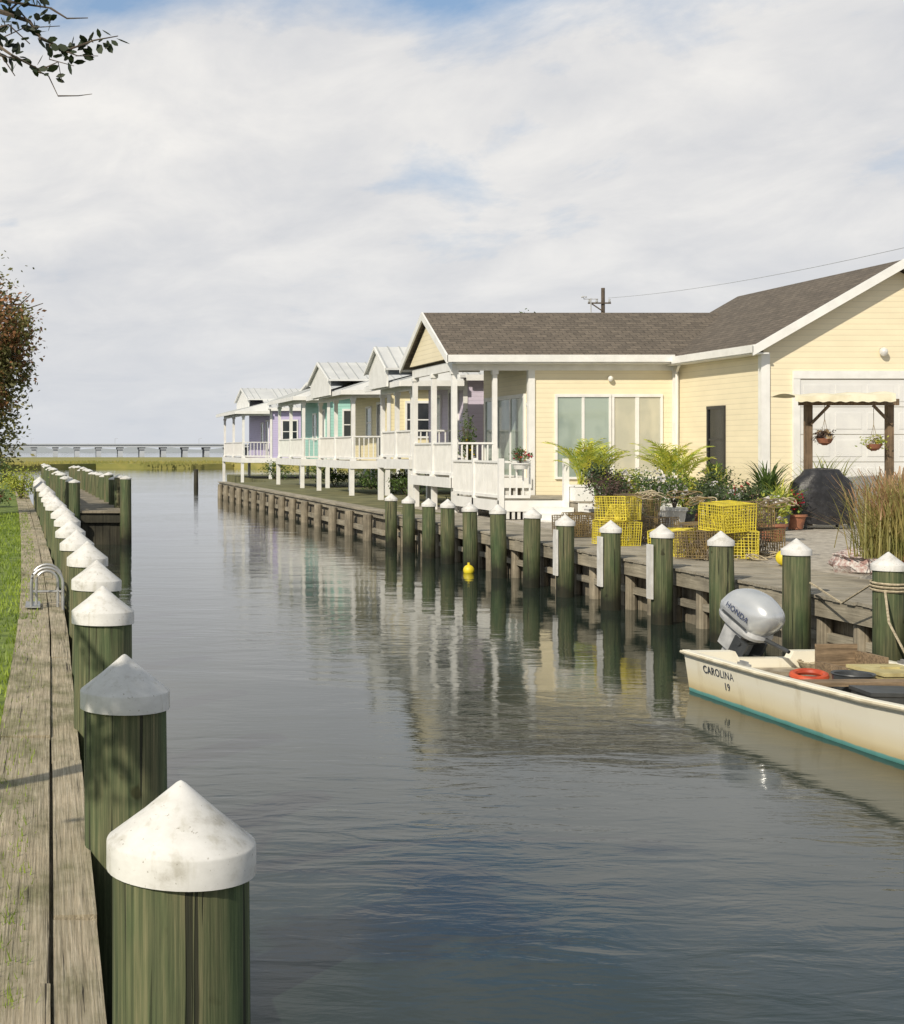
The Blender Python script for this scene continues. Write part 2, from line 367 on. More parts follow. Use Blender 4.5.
def plank_strip(off0,off1,start):
    y=start
    while y<60:
        y2=y+rng.choice([2.4,3.0,3.6]); dz=rng.uniform(-.008,.008); k=5
        j0=rng.uniform(-.004,.004); tl=rng.uniform(-.006,.006)
        for i in range(k):
            ya=y+(y2-y)*i/k; yb=y+(y2-y)*(i+1)/k
            if i==k-1: yb-=.014
            a0,a1,b0,b1=LX(ya)+off0+j0,LX(ya)+off1+j0,LX(yb)+off0+j0,LX(yb)+off1+j0
            z=.80+dz; zr=z+tl
            vs=[(a0,ya,z-.06),(a1,ya,z-.06),(a1,ya,zr),(a0,ya,z),(b0,yb,z-.06),(b1,yb,z-.06),(b1,yb,zr),(b0,yb,z)]
            fs=[(0,1,5,4),(1,2,6,5),(2,3,7,6),(3,0,4,7)]
            if i==0: fs.append((0,3,2,1))
            if i==k-1: fs.append((4,5,6,7))
            g.add(vs,fs)
        y=y2
plank_strip(-.605,-.318,-3.0); plank_strip(-.308,-.160,-1.2)
g.box(-.2,.15,-3,11,.72,.738)
struct(g.obj('boardwalk','plankL'))
g=MB(); y=-3
while y<60:
    g.obox((LX(y)-.21,y,.1),(LX(y+.235)-.21,y+.235,.1),.05,1.22,up=(0,0,1)); y+=.24
o=g.obj('bulkhead_wall','bulkdark'); props(o,'brown timber bulkhead carrying the weathered boardwalk','sea wall')
# ------------------------------------------------------------------ pilings
def piling(name,loc,rp,rc,ztip,label,group):
    t=thing(name,loc,label,'piling',group); s=rc/.18
    p=MB(); zr=ztip-.215*s
    prof=[]; k=10
    for i in range(k+1):
        z=-1.5+(zr+.02+1.5)*i/k; prof.append((rp*(1.03-.04*i/k),z))
    p.rev(loc,prof,26)
    for i,v in enumerate(p.v):
        nn=mnoise.noise(Vector((v[0]*6,v[1]*6,v[2]*.8)))*.009
        p.v[i]=(v[0]+nn,v[1]+nn,v[2])
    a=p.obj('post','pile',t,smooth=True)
    c=MB(); c.rev(loc,[(rc*.97,zr+.002),(rc,zr),(rc,zr+.066*s),(rc*.985,zr+.072*s),(rc*.5,zr+.140*s),(rc*.06,zr+.208*s),(rc*.02,zr+.212*s),(.001,zr+.213*s)],40)
    b=c.obj('cap','cap',t,smooth=True)
    return t,[a,b]
t0,pp=piling('mooring_piling',(LX(3.4),3.4,0),.168,.181,1.60,'stout green timber piling with white conical cap beside boardwalk','pilings along the boardwalk')
for k in range(1,18):
    y=3.4+2.22*k+rng.uniform(-.08,.08)
    if k==2:y=8.05
    q=copything(t0,pp,(LX(y)+rng.uniform(-.015,.015),y,rng.uniform(-.03,.03)),0)
    q.rotation_euler=(rng.uniform(-.018,.018),rng.uniform(-.018,.018),rng.uniform(0,6))
t1,pp1=piling('dock_piling',(PX,14.06,0),.142,.158,1.38,'green timber piling with white conical cap along dock','pilings along the dock')
RY=[15.8,17.5,19.3,21.05,22.9,24.5,26.3,28.0,29.6,31.1,32.9,34.6]
strips=[19.3,21.05,22.9]
for y in RY:
    q=copything(t1,pp1,(PX+rng.uniform(-.02,.02),y,rng.uniform(-.05,.04)),0)
    q.rotation_euler=(rng.uniform(-.02,.02),rng.uniform(-.025,.025),rng.uniform(0,6))
    if y in strips:
        q['label']='green timber piling wearing a pale chafing board'; q.rotation_euler=(0,0,0)
        b=MB(); b.box(PX-.170,PX-.140,y-.09,y+.07,.35,1.10)
        bb=b.obj('chafing_board','whited'); bb.parent=q; bb.matrix_parent_inverse=Matrix.Translation((-q.location.x,-q.location.y,-q.location.z))
q=copything(t1,pp1,(PX,12.3,0)); q=copything(t1,pp1,(PX,10.5,0))
g=MB(); g.cyl((9.47,90.8,-1.2),(9.47,90.8,1.12),.16,.14,12); g.cyl((9.47,90.8,1.12),(9.47,90.8,1.16),.15,.10,12)
props(g.obj('channel_post','bulkdark'),'lone dark timber post standing in open water','post')
g=MB()
for k in range(3):
    z=1.0+.035*k; g.tube([(PX+.158*math.cos(a),14.06+.158*math.sin(a),z+.01*math.sin(a)) for a in [i*math.pi/8 for i in range(17)]],.012,5)
g.tube([(PX-.1,13.95,1.0),(8.15,13.6,.72),(8.0,13.1,.50),(7.86,12.7,.44)],.011,5)
g.tube([(PX-.1,14.2,1.03),(PX-.05,14.8,.78),(PX+.05,15.6,.92)],.011,5)
props(g.obj('mooring_rope','rope'),'pale rope looped round a piling and tied to skiff','rope')
# ------------------------------------------------------------------ right dock
g=MB(); y=4.0
while y<35.6:
    dz=rng.uniform(-.004,.004); g.box(8.30+DX+rng.uniform(-.012,.012),10.02+DX,y,y+.133,GZ-.035+dz,GZ+dz); y+=.143
struct(g.obj('dock','plankR'))
g=MB(); g.box(8.325+DX,8.37+DX,4,35.6,GZ-.24,GZ-.045); g.box(8.43+DX,8.50+DX,4,35.6,.24,.34); g.box(8.26+DX,8.32+DX,36.0,71,GZ-.15,GZ-.02)
g.cur=1; y=4.0
while y<71:
    wv=rng.uniform(.19,.24); x=(8.55+rng.uniform(-.02,.02) if y<35.8 else 8.36+rng.uniform(-.01,.01))+DX
    g.box(x,x+.05,y,y+wv-.012,-1.2,GZ-.05); y+=wv
g.cur=2; g.box(8.2+DX,8.7+DX,36.0,71,GZ-.02,GZ+.03)
g.box(8.22+DX,8.30+DX,36,71,.20,.34)
props(g.obj('bulkhead',['wale','bulk','wale']),'long greyed timber bulkhead holding back the bank','sea wall')
bp=None; y=4.6
while y<35.6:
    if bp is None:
        g=MB(); r=.085; g.rev((8.45+DX,y,0),[(r,-1.2),(r,.2),(r*.95,GZ-.05)],10)
        bp=g.obj('support_post','bulk',origin=(8.45+DX,y,0)); props(bp,'short round brown post under the dock','post','posts under the dock')
    else:
        c=bp.copy(); c.location=(8.45+DX+rng.uniform(-.02,.02),y,0); COL.objects.link(c)
    y+=.75
bp=None
for i in range(15):
    y=37.2+i*2.3
    if bp is None:
        g=MB(); g.rev((8.12+DX,y,0),[(.13,-1.2),(.13,.2),(.12,GZ-.08)],12); bp=g.obj('bulkhead_post','bulk',origin=(8.12+DX,y,0)); props(bp,'brown timber post bracing the far bulkhead','post','posts bracing the bulkhead')
    else:
        c=bp.copy(); c.location=(8.12+DX,y,0); COL.objects.link(c)
# ------------------------------------------------------------------ left pier
P=thing('timber_pier',(1.4,36,0),'dark timber pier with paired posts jutting into canal','pier')
def px(Y): return 1.90-(Y-35.5)*.030
PE=66
g=MB(); y=35.5
while y<PE:
    g.add([(px(y)-1.25,y,.80),(px(y),y,.80),(px(y+.2)+0,y+.19,.80),(px(y+.2)-1.25,y+.19,.80),(px(y)-1.25,y,.86),(px(y),y,.86),(px(y),y+.19,.86),(px(y)-1.25,y+.19,.86)],[(0,3,2,1),(4,5,6,7),(0,1,5,4),(1,2,6,5),(2,3,7,6),(3,0,4,7)]); y+=.2
g.obj('decking','bulk',P)
g=MB(); x=.63
while x<1.85:
    g.box(x,x+.17,35.56+rng.uniform(0,.02),35.62,-1.2,.80); x+=.18
y=35.7
while y<PE-1:
    g.obox((px(y)-.05,y,.1),(px(y+1.2)-.05,y+1.2,.1),.05,1.4); g.obox((px(y)-1.2,y,.1),(px(y+1.2)-1.2,y+1.2,.1),.05,1.4); y+=1.2
g.cur=1; g.box(.60,1.93,35.47,35.55,.56,.74)
g.obj('sheathing',['bulkdark','bulkdark'],P)
for a in (.04,-1.26):
    for zz in (1.35,1.05):
        g=MB(); g.obox((px(35.5)+a,35.5,zz),(px(PE)+a,PE,zz),.06,.16); g.obj('side_rail','bulkdark',P)
first=None
y=35.5
while y<PE+.1:
    for off in (-.0,-1.30):
        if first is None:
            g=MB(); g.rev((px(y)+off+.02,y,0),[(.15,-1.2),(.15,0),(.14,1.66)],12); g.cur=1; g.rev((px(y)+off+.02,y,0),[(.15,1.66),(.15,1.69),(.01,1.75)],12)
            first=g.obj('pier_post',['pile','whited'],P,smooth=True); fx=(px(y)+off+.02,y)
        else:
            c=first.copy(); COL.objects.link(c); c.parent=P; c.location=(px(y)+off+.02-fx[0],y-fx[1],rng.uniform(-.12,.04))
    y+=2.0
# ------------------------------------------------------------------ dock ladder
g=MB()
for yy,R_ in ((14.15,.16),(14.55,.16),(14.35,.11)):
    pts=[(-.03-R_,yy,.80),(-.03-R_,yy,1.02)]+[(-.03-R_*math.cos(a),yy,1.05+R_*math.sin(a)) for a in [i*math.pi/10 for i in range(11)]]+[(-.03+R_,yy,.75 if R_<.15 else .5)]
    g.tube(pts,.015,9)
for z in (.83,.96): g.cyl((-.19,14.15,z),(-.19,14.55,z),.012,n=8); g.cyl((.13,14.15,z),(.13,14.55,z),.012,n=8)
g.cyl((-.19,14.35,.95),(.13,14.35,.95),.012,n=8)
g.box(-.25,-.10,14.08,14.60,.812,.822)
props(g.obj('dock_ladder','alu',smooth=True),'curved aluminium ladder handrail bolted to the boardwalk','ladder')
# ------------------------------------------------------------------ house helpers
def win(parent,ax,c,u0,u1,z0,z1,nx=1,nz=1,fw=.07,glassm='glass',name='window',mull=.035,fm='white'):
    g=MB()
    def bx(a0,a1,za,zb,d0,d1):
        if ax=='Y': g.box(a0,a1,c+d0,c+d1,za,zb)
        else: g.box(c+d0,c+d1,a0,a1,za,zb)
    bx(u0-fw,u1+fw,z1,z1+fw*1.3,-.05,.02); bx(u0-fw,u1+fw,z0-fw,z0,-.06,.02)
    bx(u0-fw,u0,z0,z1,-.045,.02); bx(u1,u1+fw,z0,z1,-.045,.02)
    for i in range(1,nx):
        u=u0+(u1-u0)*i/nx; bx(u-mull,u+mull,z0,z1,-.035,.015)
    for i in range(1,nz):
        z=z0+(z1-z0)*i/nz; bx(u0,u1,z-.022,z+.022,-.032,.012)
    fr=g.obj(name,fm,parent)
    g=MB(); bx(u0,u1,z0,z1,-.012,.01); g.obj('pane',glassm,fr)
    return fr
def rail(parent,p0,p1,zt,h=.95,mats='white',gap=.125):
    g=MB(); p0=Vector((p0[0],p0[1],0)); p1=Vector((p1[0],p1[1],0)); L_=(p1-p0).length; n=max(2,int(L_/gap))
    a=Vector((0,0,zt-.03));b=Vector((0,0,zt-h+.10))
    g.obox(p0+a,p1+a,.08,.05); g.obox(p0+b,p1+b,.05,.07)
    for i in range(n+1):
        p=p0.lerp(p1,i/n); g.obox(p+b,p+a,.034,.034)
    return g.obj('railing',mats,parent)
def col(parent,x,y,z0,z1,s=.13,name='column'):
    g=MB(); g.box(x-s/2,x+s/2,y-s/2,y+s/2,z0,z1); g.box(x-s*.75,x+s*.75,y-s*.75,y+s*.75,z0,z0+.12); g.box(x-s*.72,x+s*.72,y-s*.72,y+s*.72,z1-.10,z1)
    return g.obj(name,'white',parent)
def chev(y0,ym,y1,ez,rz,t):
    return [(y0,ez),(ym,rz),(y1,ez),(y1,ez-t),(ym,rz-t),(y0,ez-t)]
def lampf(parent,x,y,z,s=1):
    g=MB(); g.ell((x,y-.08*s,z),(.07*s,.07*s,.08*s),10,6); g.cur=1; g.cyl((x,y,z+.05*s),(x,y-.08*s,z+.05*s),.03*s,n=8)
    return g.obj('wall_lamp',['lamp','alu'],parent,smooth=True)
# ------------------------------------------------------------------ yellow house
H=thing('yellow_house',(14.5,37,GZ),'pale yellow clapboard house with brown shingle roof, porch and garage','house')
YN,YF=37.0,41.0; YM=38.95; EZ=4.92; RZ=6.22
g=MB(); g.ext([(YN,GZ),(YN,EZ-.12),(YM,RZ-.25),(YF,EZ-.12),(YF,GZ)],'X',12.7,19.5)
g.ext([(YN,EZ-.10),(YM,RZ-.22),(YF-.05,EZ-.10)],'X',10.52,10.60)
g.ext([(16.6,GZ),(16.6,EZ-.03),(19.7,6.60),(22.8,EZ-.03),(22.8,GZ)],'Y',32.6,39.9)
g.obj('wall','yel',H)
g=MB(); g.ext(chev(36.55,YM,41.35,4.90,RZ,.13),'X',10.38,18.6)
g.obj('roof','shX',H)
g=MB(); gx=[(16.25,4.82),(19.7,6.80),(23.15,4.82),(23.15,4.69),(19.7,6.67),(16.25,4.69)]
g.ext(gx,'Y',32.28,40.1); g.obj('garage_roof','shY',H)
bxo('fascia','white',H,10.36,16.3,36.50,36.548,4.70,4.885)
bxo('fascia','white',H,10.36,12.7,41.352,41.40,4.70,4.885)
g=MB(); g.ext(chev(36.50,YM,41.40,4.885,RZ+.01,.22),'X',10.33,10.378); g.obj('rake_board','white',H)
bxo('soffit','white',H,10.6,16.25,36.56,36.99,4.66,4.70)
bxo('fascia','white',H,16.20,16.248,32.25,36.50,4.65,4.83)
g=MB(); g.ext([(16.2,4.80),(19.7,6.82),(23.2,4.80),(23.2,4.58),(19.7,6.60),(16.2,4.58)],'Y',32.23,32.278); g.obj('rake_board','white',H)
bxo('soffit','white',H,16.25,16.59,32.3,36.9,4.62,4.65)
for b in ((12.63,12.80,36.95,36.998,GZ,4.68),(12.64,12.698,37.0,37.12,GZ,4.68),(16.44,16.597,36.93,36.997,GZ,4.66),(16.54,16.74,32.55,32.597,GZ,4.66),(16.55,16.597,32.60,32.72,GZ,4.66)):
    bxo('corner_board','white',H,*b)
bxo('frieze_board','white',H,12.8,16.44,36.97,36.998,4.50,4.66)
g=MB(); g.tube([(16.36,36.4,4.62),(16.5,36.85,4.45),(16.5,36.87,.9)],.04,8); g.obj('downspout','white',H)
bxo('porch_beam','white',H,10.62,10.74,36.95,41.05,4.50,4.74); bxo('porch_beam','white',H,10.74,12.63,36.93,37.05,4.50,4.68)
DZ=1.66
g=MB(); g.box(10.58,12.69,36.92,41.05,DZ-.05,DZ); g.cur=1; g.box(10.56,12.69,36.88,36.92,DZ-.26,DZ+.01); g.box(10.53,10.58,36.88,41.08,DZ-.26,DZ+.01)
g.obj('porch_deck',['plankR','white'],H)
for y in (37.0,38.95,40.95): col(H,10.68,y,DZ,4.50)
col(H,11.75,37.0,DZ,4.50,.11)
for (x,y) in ((10.7,37.05),(10.7,39),(10.7,40.9),(11.8,37.05),(12.6,37.05)):
    bxo('stilt','white',H,x-.07,x+.07,y-.07,y+.07,GZ-.05,DZ-.26)
for i in range(9):
    x=10.80+i*.205; bxo('skirting_board','whited',H,x,x+.10,36.97,36.99,GZ,DZ-.27)
rail(H,(10.68,37.07),(10.68,40.9),DZ+.95); rail(H,(10.75,37.0),(11.7,37.0),DZ+.95)
win(H,'X',12.69,37.45,40.7,DZ+.05,3.80,3,1,.08,'glass','sliding_door')
win(H,'Y',37.0,13.40,14.76,DZ+.03,3.80,2,1,.06,'glass','window')
win(H,'Y',37.0,14.90,16.12,DZ+.03,3.80,2,1,.06,'glassw','sliding_door',mull=.05)
win(H,'X',16.6,34.45,35.25,1.9,3.42,1,2,.06,'bglass',fm='bframe')
lampf(H,14.78,36.99,4.28); lampf(H,12.68,37.2,3.6); lampf(H,19.35,32.6,4.68,1.3)
g=MB()
for i in range(5):
    z=.85+i*.64; g.box(17.45,21.95,32.565,32.595,z,z+.625)
    for k in range(6): g.box(17.53+k*.74,18.13+k*.74,32.553,32.565,z+.12,z+.5)
G=g.obj('garage_door','garage',H)
bxo('door_casing','white',H,17.28,17.44,32.54,32.596,GZ,4.06); bxo('door_casing','white',H,21.96,22.12,32.54,32.596,GZ,4.06); bxo('door_casing','white',H,17.28,22.12,32.53,32.59,4.06,4.24)
g=MB(); g.box(10.62,12.2,33.0,36.86,1.15,1.2); g.cur=1; g.box(10.6,12.2,32.95,33.0,.95,1.21); g.box(10.56,10.62,32.95,36.86,.95,1.21)
g.obj('landing',['plankR','white'],H)
for i in range(11):
    x=10.75+i*.13; bxo('skirting_board','whited',H,x,x+.07,32.97,32.99,GZ,.95)
for (x,y) in ((10.62,32.98),(12.15,32.98),(10.62,35)): bxo('railing_post','white',H,x-.06,x+.06,y-.06,y+.06,GZ,2.2)
rail(H,(10.68,32.98),(11.3,32.98),2.15); rail(H,(10.62,33.05),(10.62,36.8),2.15)
g=MB()
for i in range(3): g.box(11.32,12.2,32.9-.30*(i+1),32.93-.30*i,GZ-.02,1.20-.14*(i+1))
g.obj('steps','white',H)
g=MB(); g.box(12.24,16.5,32.4,36.93,GZ-.02,1.15); g.cur=1; g.box(12.22,16.5,32.35,32.397,GZ,1.17); g.cur=0; g.box(12.22,16.5,32.34,36.93,1.172,1.21)
g.obj('patio',['plankR','white'],H)
# ------------------------------------------------------------------ cottages
def cottage(label,wallm,q,yn,yf,wx,bx,ez,rz,dz,peakx,hip=False,glassm='glass'):
    C=thing('cottage',((q+bx)/2,yn,GZ),label,'house','cottages along the canal')
    ym=(yn+yf)/2
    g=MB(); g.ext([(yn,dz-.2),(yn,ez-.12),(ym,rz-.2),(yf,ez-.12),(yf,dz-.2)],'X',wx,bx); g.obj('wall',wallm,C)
    hw=(yf-yn)*.30
    if not hip:
        g=MB(); g.ext([(ym-hw,rz-.66),(ym,rz-.13),(ym+hw,rz-.66),(ym+hw,ez-.35),(ym-hw,ez-.35)],'X',peakx+.08,peakx+.14); g.obj('gable','white',C)
    rx0=peakx if not hip else wx-.3
    g=MB()
    if not hip:
        g.ext(chev(ym-hw-.2,ym,ym+hw+.2,rz-.74,rz,.07),'X',rx0,wx+.5)
        g.ext(chev(yn-.3,ym,yf+.3,ez-.05,rz-.03,.08),'X',wx-.2,bx+.3)
    else: g.ext(chev(yn-.3,ym,yf+.3,ez-.05,rz,.08),'X',rx0,bx+.3)
    x0=q-.42; e=ez-.22; top=ez+.28; xt=(wx-.1)
    g.add([(x0,yn-.32,e),(x0,yf+.32,e),(xt,yf+.05,top),(xt,yn-.05,top),(x0,yn-.32,e-.06),(x0,yf+.32,e-.06),(xt,yf+.32,e-.06),(xt,yn-.32,e-.06)],[(0,1,2,3),(4,7,6,5),(0,3,7,4),(0,4,5,1),(1,5,6,2)])
    g.cur=1
    x=(wx if not hip else rx0)+.04
    while x<bx+.3:
        g.obox((x,yn-.3,ez-.04),(x,ym,rz-.02),.035,.05); g.obox((x,yf+.3,ez-.04),(x,ym,rz-.02),.035,.05); x+=.36
    if not hip:
        x=rx0+.04
        while x<wx:
            g.obox((x,ym-hw-.2,rz-.73),(x,ym,rz+.01),.035,.045); g.obox((x,ym+hw+.2,rz-.73),(x,ym,rz+.01),.035,.045); x+=.36
    k_=int((yf-yn)/.4)
    for k in range(k_+1):
        y=yn-.28+(yf-yn+.56)*k/k_; g.obox((x0,y,e+.01),(xt,min(max(y,yn),yf),top+.01),.03,.045)
    g.obj('roof',['metal','seam'],C)
    bxo('fascia','white',C,(wx if not hip else rx0)-.02,bx+.3,yn-.34,yn-.302,ez-.22,ez-.04)
    bxo('fascia','white',C,x0-.04,x0-.002,yn-.34,yf+.34,e-.17,e); bxo('fascia','white',C,x0,wx-.1,yn-.36,yn-.322,e-.17,e)
    g=MB()
    if not hip: g.ext(chev(ym-hw-.22,ym,ym+hw+.22,rz-.74,rz+.005,.10),'X',rx0-.04,rx0-.003)
    else: g.ext(chev(yn-.34,ym,yf+.34,ez-.05,rz+.005,.10),'X',rx0-.04,rx0-.003)
    g.obj('rake_board','white',C)
    zb=e-.07
    bxo('porch_beam','white',C,q,q+.12,yn,yf,zb-.2,zb); bxo('porch_beam','white',C,q+.12,wx-.01,yn,yn+.12,zb-.2,zb-.01)
    g=MB(); g.box(q-.05,wx-.01,yn-.04,yf+.04,dz-.05,dz); g.cur=1; g.box(q-.09,q-.05,yn-.08,yf+.08,dz-.28,dz+.01); g.box(q-.05,bx,yn-.08,yn-.04,dz-.28,dz+.01)
    g.obj('porch_deck',['plankR','white'],C)
    for k in range(3): col(C,q+.06,yn+.07+(yf-yn-.14)*k/2,dz,zb-.2,.13)
    for xx in (q,wx,(wx+bx)/2,bx-.1):
        for yy in (yn+.05,yf-.05):
            bxo('stilt','white',C,xx-.08,xx+.08,yy-.08,yy+.08,GZ-.9,dz-.28)
    rail(C,(q+.05,yn),(q+.05,yf),dz+.92,.92,gap=.17); rail(C,(q+.1,yn+.03),(wx,yn+.03),dz+.92,.92,gap=.17)
    bxo('corner_board','white',C,wx-.03,wx+.10,yn-.03,yn-.002,dz,ez-.15)
    win(C,'X',wx,yn+.6,yn+1.5,dz+.05,dz+2.1,1,1,.07,'gdark','door')
    win(C,'X',wx,yn+2.5,yn+3.3,dz+.9,dz+2.0,1,2,.06,glassm)
    win(C,'Y',yn,wx+.7,wx+1.5,dz+.9,dz+2.1,1,2,.07,'gdark'); win(C,'Y',yn,wx+2.7,wx+3.5,dz+.9,dz+2.1,1,2,.07,'gdark')
    return C
cottage('pale mauve cottage on stilts with silver metal roof and porch','lavp',11.0,42.6,46.6,12.6,19,4.72,5.68,2.1,10.35)
cottage('pale yellow cottage on stilts with white porch railing','cream',11.0,51.0,57.3,12.3,19,4.80,5.78,2.0,10.35)
cottage('mint green cottage on stilts with sloping metal porch roof','teal',11.0,61.0,67.5,12.1,19,4.95,5.5,2.0,10.2,True)
cottage('lavender cottage on stilts with metal roof and porch','lav',11.0,80.0,88.6,12.6,20,4.85,6.12,1.95,11.5)
# ------------------------------------------------------------------ bridge
B=thing('causeway_bridge',(40,520,0),'long low pale concrete bridge crossing the bay','bridge')
g=MB(); g.box(-160,420,516,526,3.4,4.3); g.box(-160,420,515.6,516,4.3,4.7); g.obj('deck','bridge',B)
pr=None
for i in range(70):
    x=-150+i*8
    if pr is None:
        g=MB(); g.box(x-.9,x+.9,517,525,-1,3.4); g.box(x-1.2,x+1.2,516.5,525.5,2.6,3.4); pr=g.obj('pier','bridge',B)
    else: c=pr.copy(); COL.objects.link(c); c.parent=B; c.location=(i*8,0,0)
pr=None
for i in range(16):
    x=-100+i*31
    if pr is None:
        g=MB(); g.obox((x,517,4.3),(x,517,6.6),.16,.16); g.obox((x,517,6.5),(x+1.1,517,6.7),.15,.13); pr=g.obj('lamp_post','bridge',B)
    else: c=pr.copy(); COL.objects.link(c); c.parent=B; c.location=(i*31,0,0)
# ------------------------------------------------------------------ vegetation
def tree(label,x,y,z,h,rad,n,size,mats,seed,trunk_r=.14,name='tree',zc=None,clumps=26,spread=.34):
    r=random.Random(seed); T=thing(name,(x,y,z),label,'tree')
    g=MB(); zc=zc or z+h*.62
    for k in range(5):
        a=r.uniform(0,6.28); ex=rad[0]*.5*math.cos(a); ey=rad[1]*.5*math.sin(a)
        pts=[(x+.05*k-.1,y,z-.1),(x+ex*.25,y+ey*.25,z+h*.3),(x+ex*.6,y+ey*.6,z+h*.55),(x+ex,y+ey,z+h*.85)]
        g.tube(pts,[trunk_r,trunk_r*.75,trunk_r*.5,trunk_r*.12],7)
        for j in range(9):
            t=r.uniform(.3,.95); p=Vector(pts[1]).lerp(Vector(pts[3]),t)
            q=p+Vector((r.uniform(-1,1)*rad[0]*.6,r.uniform(-1,1)*rad[1]*.6,r.uniform(.1,.6)*rad[2]*.4)); g.tube([p,(p+q)/2+Vector((0,0,.08)),q],[trunk_r*.3,trunk_r*.2,.01],5)
    g.obj('trunk','bark',T,smooth=True)
    g=MB()
    if len(mats)>1:
        g.cloud((x,y,zc),rad,int(n*.72),size,r,clumps,spread); g.cur=1; g.cloud((x,y,zc+rad[2]*.1),(rad[0]*1.02,rad[1]*1.02,rad[2]*.95),int(n*.28),size,r,34,.22)
    else: g.cloud((x,y,zc),rad,n,size,r,clumps,spread)
    g.obj('crown',mats,T,fix=False)
    return T
tree('crepe myrtle with rust and green foliage on the lawn',-1.78,35,.76,6.2,(1.65,1.65,2.8),19000,.13,['myrtle','myred'],15,.10,'crepe_myrtle',zc=4.55,clumps=64,spread=.22)
tree('small leafy tree behind the yellow house',20.6,60,.75,7.2,(.75,.75,1.2),1400,.2,['fgreen'],9,.12,zc=7.3,clumps=14)
def shrub(label,x,y,z,rad,n,size,mats,seed,name='shrub',cat='bush'):
    r=random.Random(seed); T=thing(name,(x,y,z),label,cat)
    g=MB()
    for k in range(7):
        a=r.uniform(0,6.28); g.tube([(x,y,z-.03),(x+rad[0]*.3*math.cos(a),y+rad[1]*.3*math.sin(a),z+rad[2]*.9),(x+rad[0]*.7*math.cos(a),y+rad[1]*.7*math.sin(a),z+rad[2]*1.5)],[.02,.014,.005],5)
    g.obj('stem','bark',T)
    g=MB(); g.cloud((x,y,z+rad[2]),rad,n,size,r,18,.38)
    if len(mats)>1: g.cur=1; g.cloud((x,y,z+rad[2]*1.1),(rad[0]*1.1,rad[1]*1.1,rad[2]*1.05),int(n*.16),size*1.0,r,30,.14,.9)
    g.obj('foliage',mats,T,fix=False)
    return T
shrub('yellow-green rounded shrub on the lawn',-.95,46,.76,(.75,.8,.55),1500,.09,['flime'],21)
shrub('low green shrub beside the lawn',-1.7,40,.76,(.6,.8,.35),900,.08,['fgreen','pet_r'],22)
shrub('dark green hedge shrub on the far bank',-2.6,55,.76,(1.2,1.2,.8),1500,.12,['fgreen'],23)
shrub('bushy green shrub under the myrtle',-2.1,33,.76,(.6,.7,.5),1200,.08,['fgreen'],24)
for i,(x,y,s) in enumerate([(12.6,49.3,.6),(13.6,59.3,.7),(12.6,78,.9),(14.5,75,1.1),(17,73,1.4),(13,44,.6),(13.4,53,.8),(13,64,.8)]):
    shrub('low green shrub growing between the stilted cottages',x,y,.75,(s,s,s*.6),700,.12,['fgreen'],40+i)
T=thing('overhanging_tree',(-2.3,4.6,.76),'dark-leaved tree reaching a thin branch over boardwalk','tree')
g=MB(); r=random.Random(3)
g.tube([(-2.3,4.6,.7),(-2.25,4.6,2.2),(-2.1,4.5,3.2),(-1.7,4.4,3.75)],[.12,.10,.08,.05],8)
leafpts=[]
def branch(a,b,r0,depth,dens=.014):
    a=Vector(a);b=Vector(b); mid=(a+b)/2+Vector((r.gauss(0,.02),r.gauss(0,.03),r.gauss(0,.02)+.01)); g.tube([a,mid,b],[r0,r0*.7,r0*.4],5)
    nl=int((b-a).length/dens)
    for i in range(nl):
        t=i/nl
        if depth>0 and t>.1: leafpts.append((a.lerp(b,t),(b-a).normalized()))
def sp(px_,py_,Y=4.4): return ((px_-50)*Y/F,Y,2.4+(450-py_)*Y/F)
branch((-1.7,4.4,3.75),sp(-60,-20),.035,0); branch(sp(-60,-20),sp(-5,10),.014,0)
branch(sp(-5,10),sp(40,38),.009,1); branch(sp(40,38),sp(62,52),.006,1); branch(sp(62,52),sp(118,36),.004,1); branch(sp(62,50),sp(98,56),.003,1)
branch(sp(-20,0),sp(50,8),.007,1); branch(sp(50,8),sp(88,18),.004,0); branch(sp(10,10),sp(45,-6),.004,1); branch(sp(20,12),sp(60,26),.003,1)
branch(sp(-10,40),sp(40,70),.006,1); branch(sp(40,70),sp(62,82),.003,1); branch(sp(35,70),sp(58,96),.003,0); branch(sp(58,96),sp(92,94),.0025,0)
branch(sp(-40,5),sp(-10,40),.008,1); branch(sp(-12,30),sp(30,44),.004,1); branch(sp(-10,50),sp(25,60),.004,1); branch(sp(-10,20),sp(28,26),.004,1); branch(sp(-15,55),sp(15,76),.004,1); branch(sp(50,44),sp(74,66),.003,1)
branch((-2.1,4.5,3.2),(-1.6,3.6,3.9),.03,1); branch((-1.6,3.6,3.9),(-.9,2.9,4.1),.02,1); branch((-2.1,4.5,3.2),(-2.6,5.2,4.2),.03,1)
g.obj('trunk','bark',T,smooth=True)
g=MB()
for p,d in leafpts:
    if r.random()<.2: continue
    for k in range(2):
        dd=(d*.5+Vector((r.gauss(0,1),r.gauss(0,1),r.gauss(0,1))).normalized()).normalized(); ll=r.uniform(.026,.048)
        e=dd.cross(Vector((r.gauss(0,1),r.gauss(0,1),r.gauss(0,1)))).normalized()*ll*.26; b=p+dd*.008
        g.add([b,b+dd*ll*.35+e,b+dd*ll*.75+e*.8,b+dd*ll,b+dd*ll*.75-e*.8,b+dd*ll*.35-e],[(0,1,2,3,4,5)])
g.cloud((-2.15,3.0,3.9),(.8,.9,.35),2200,.09,r,9,.25)
g.obj('crown','fdark',T,fix=False)
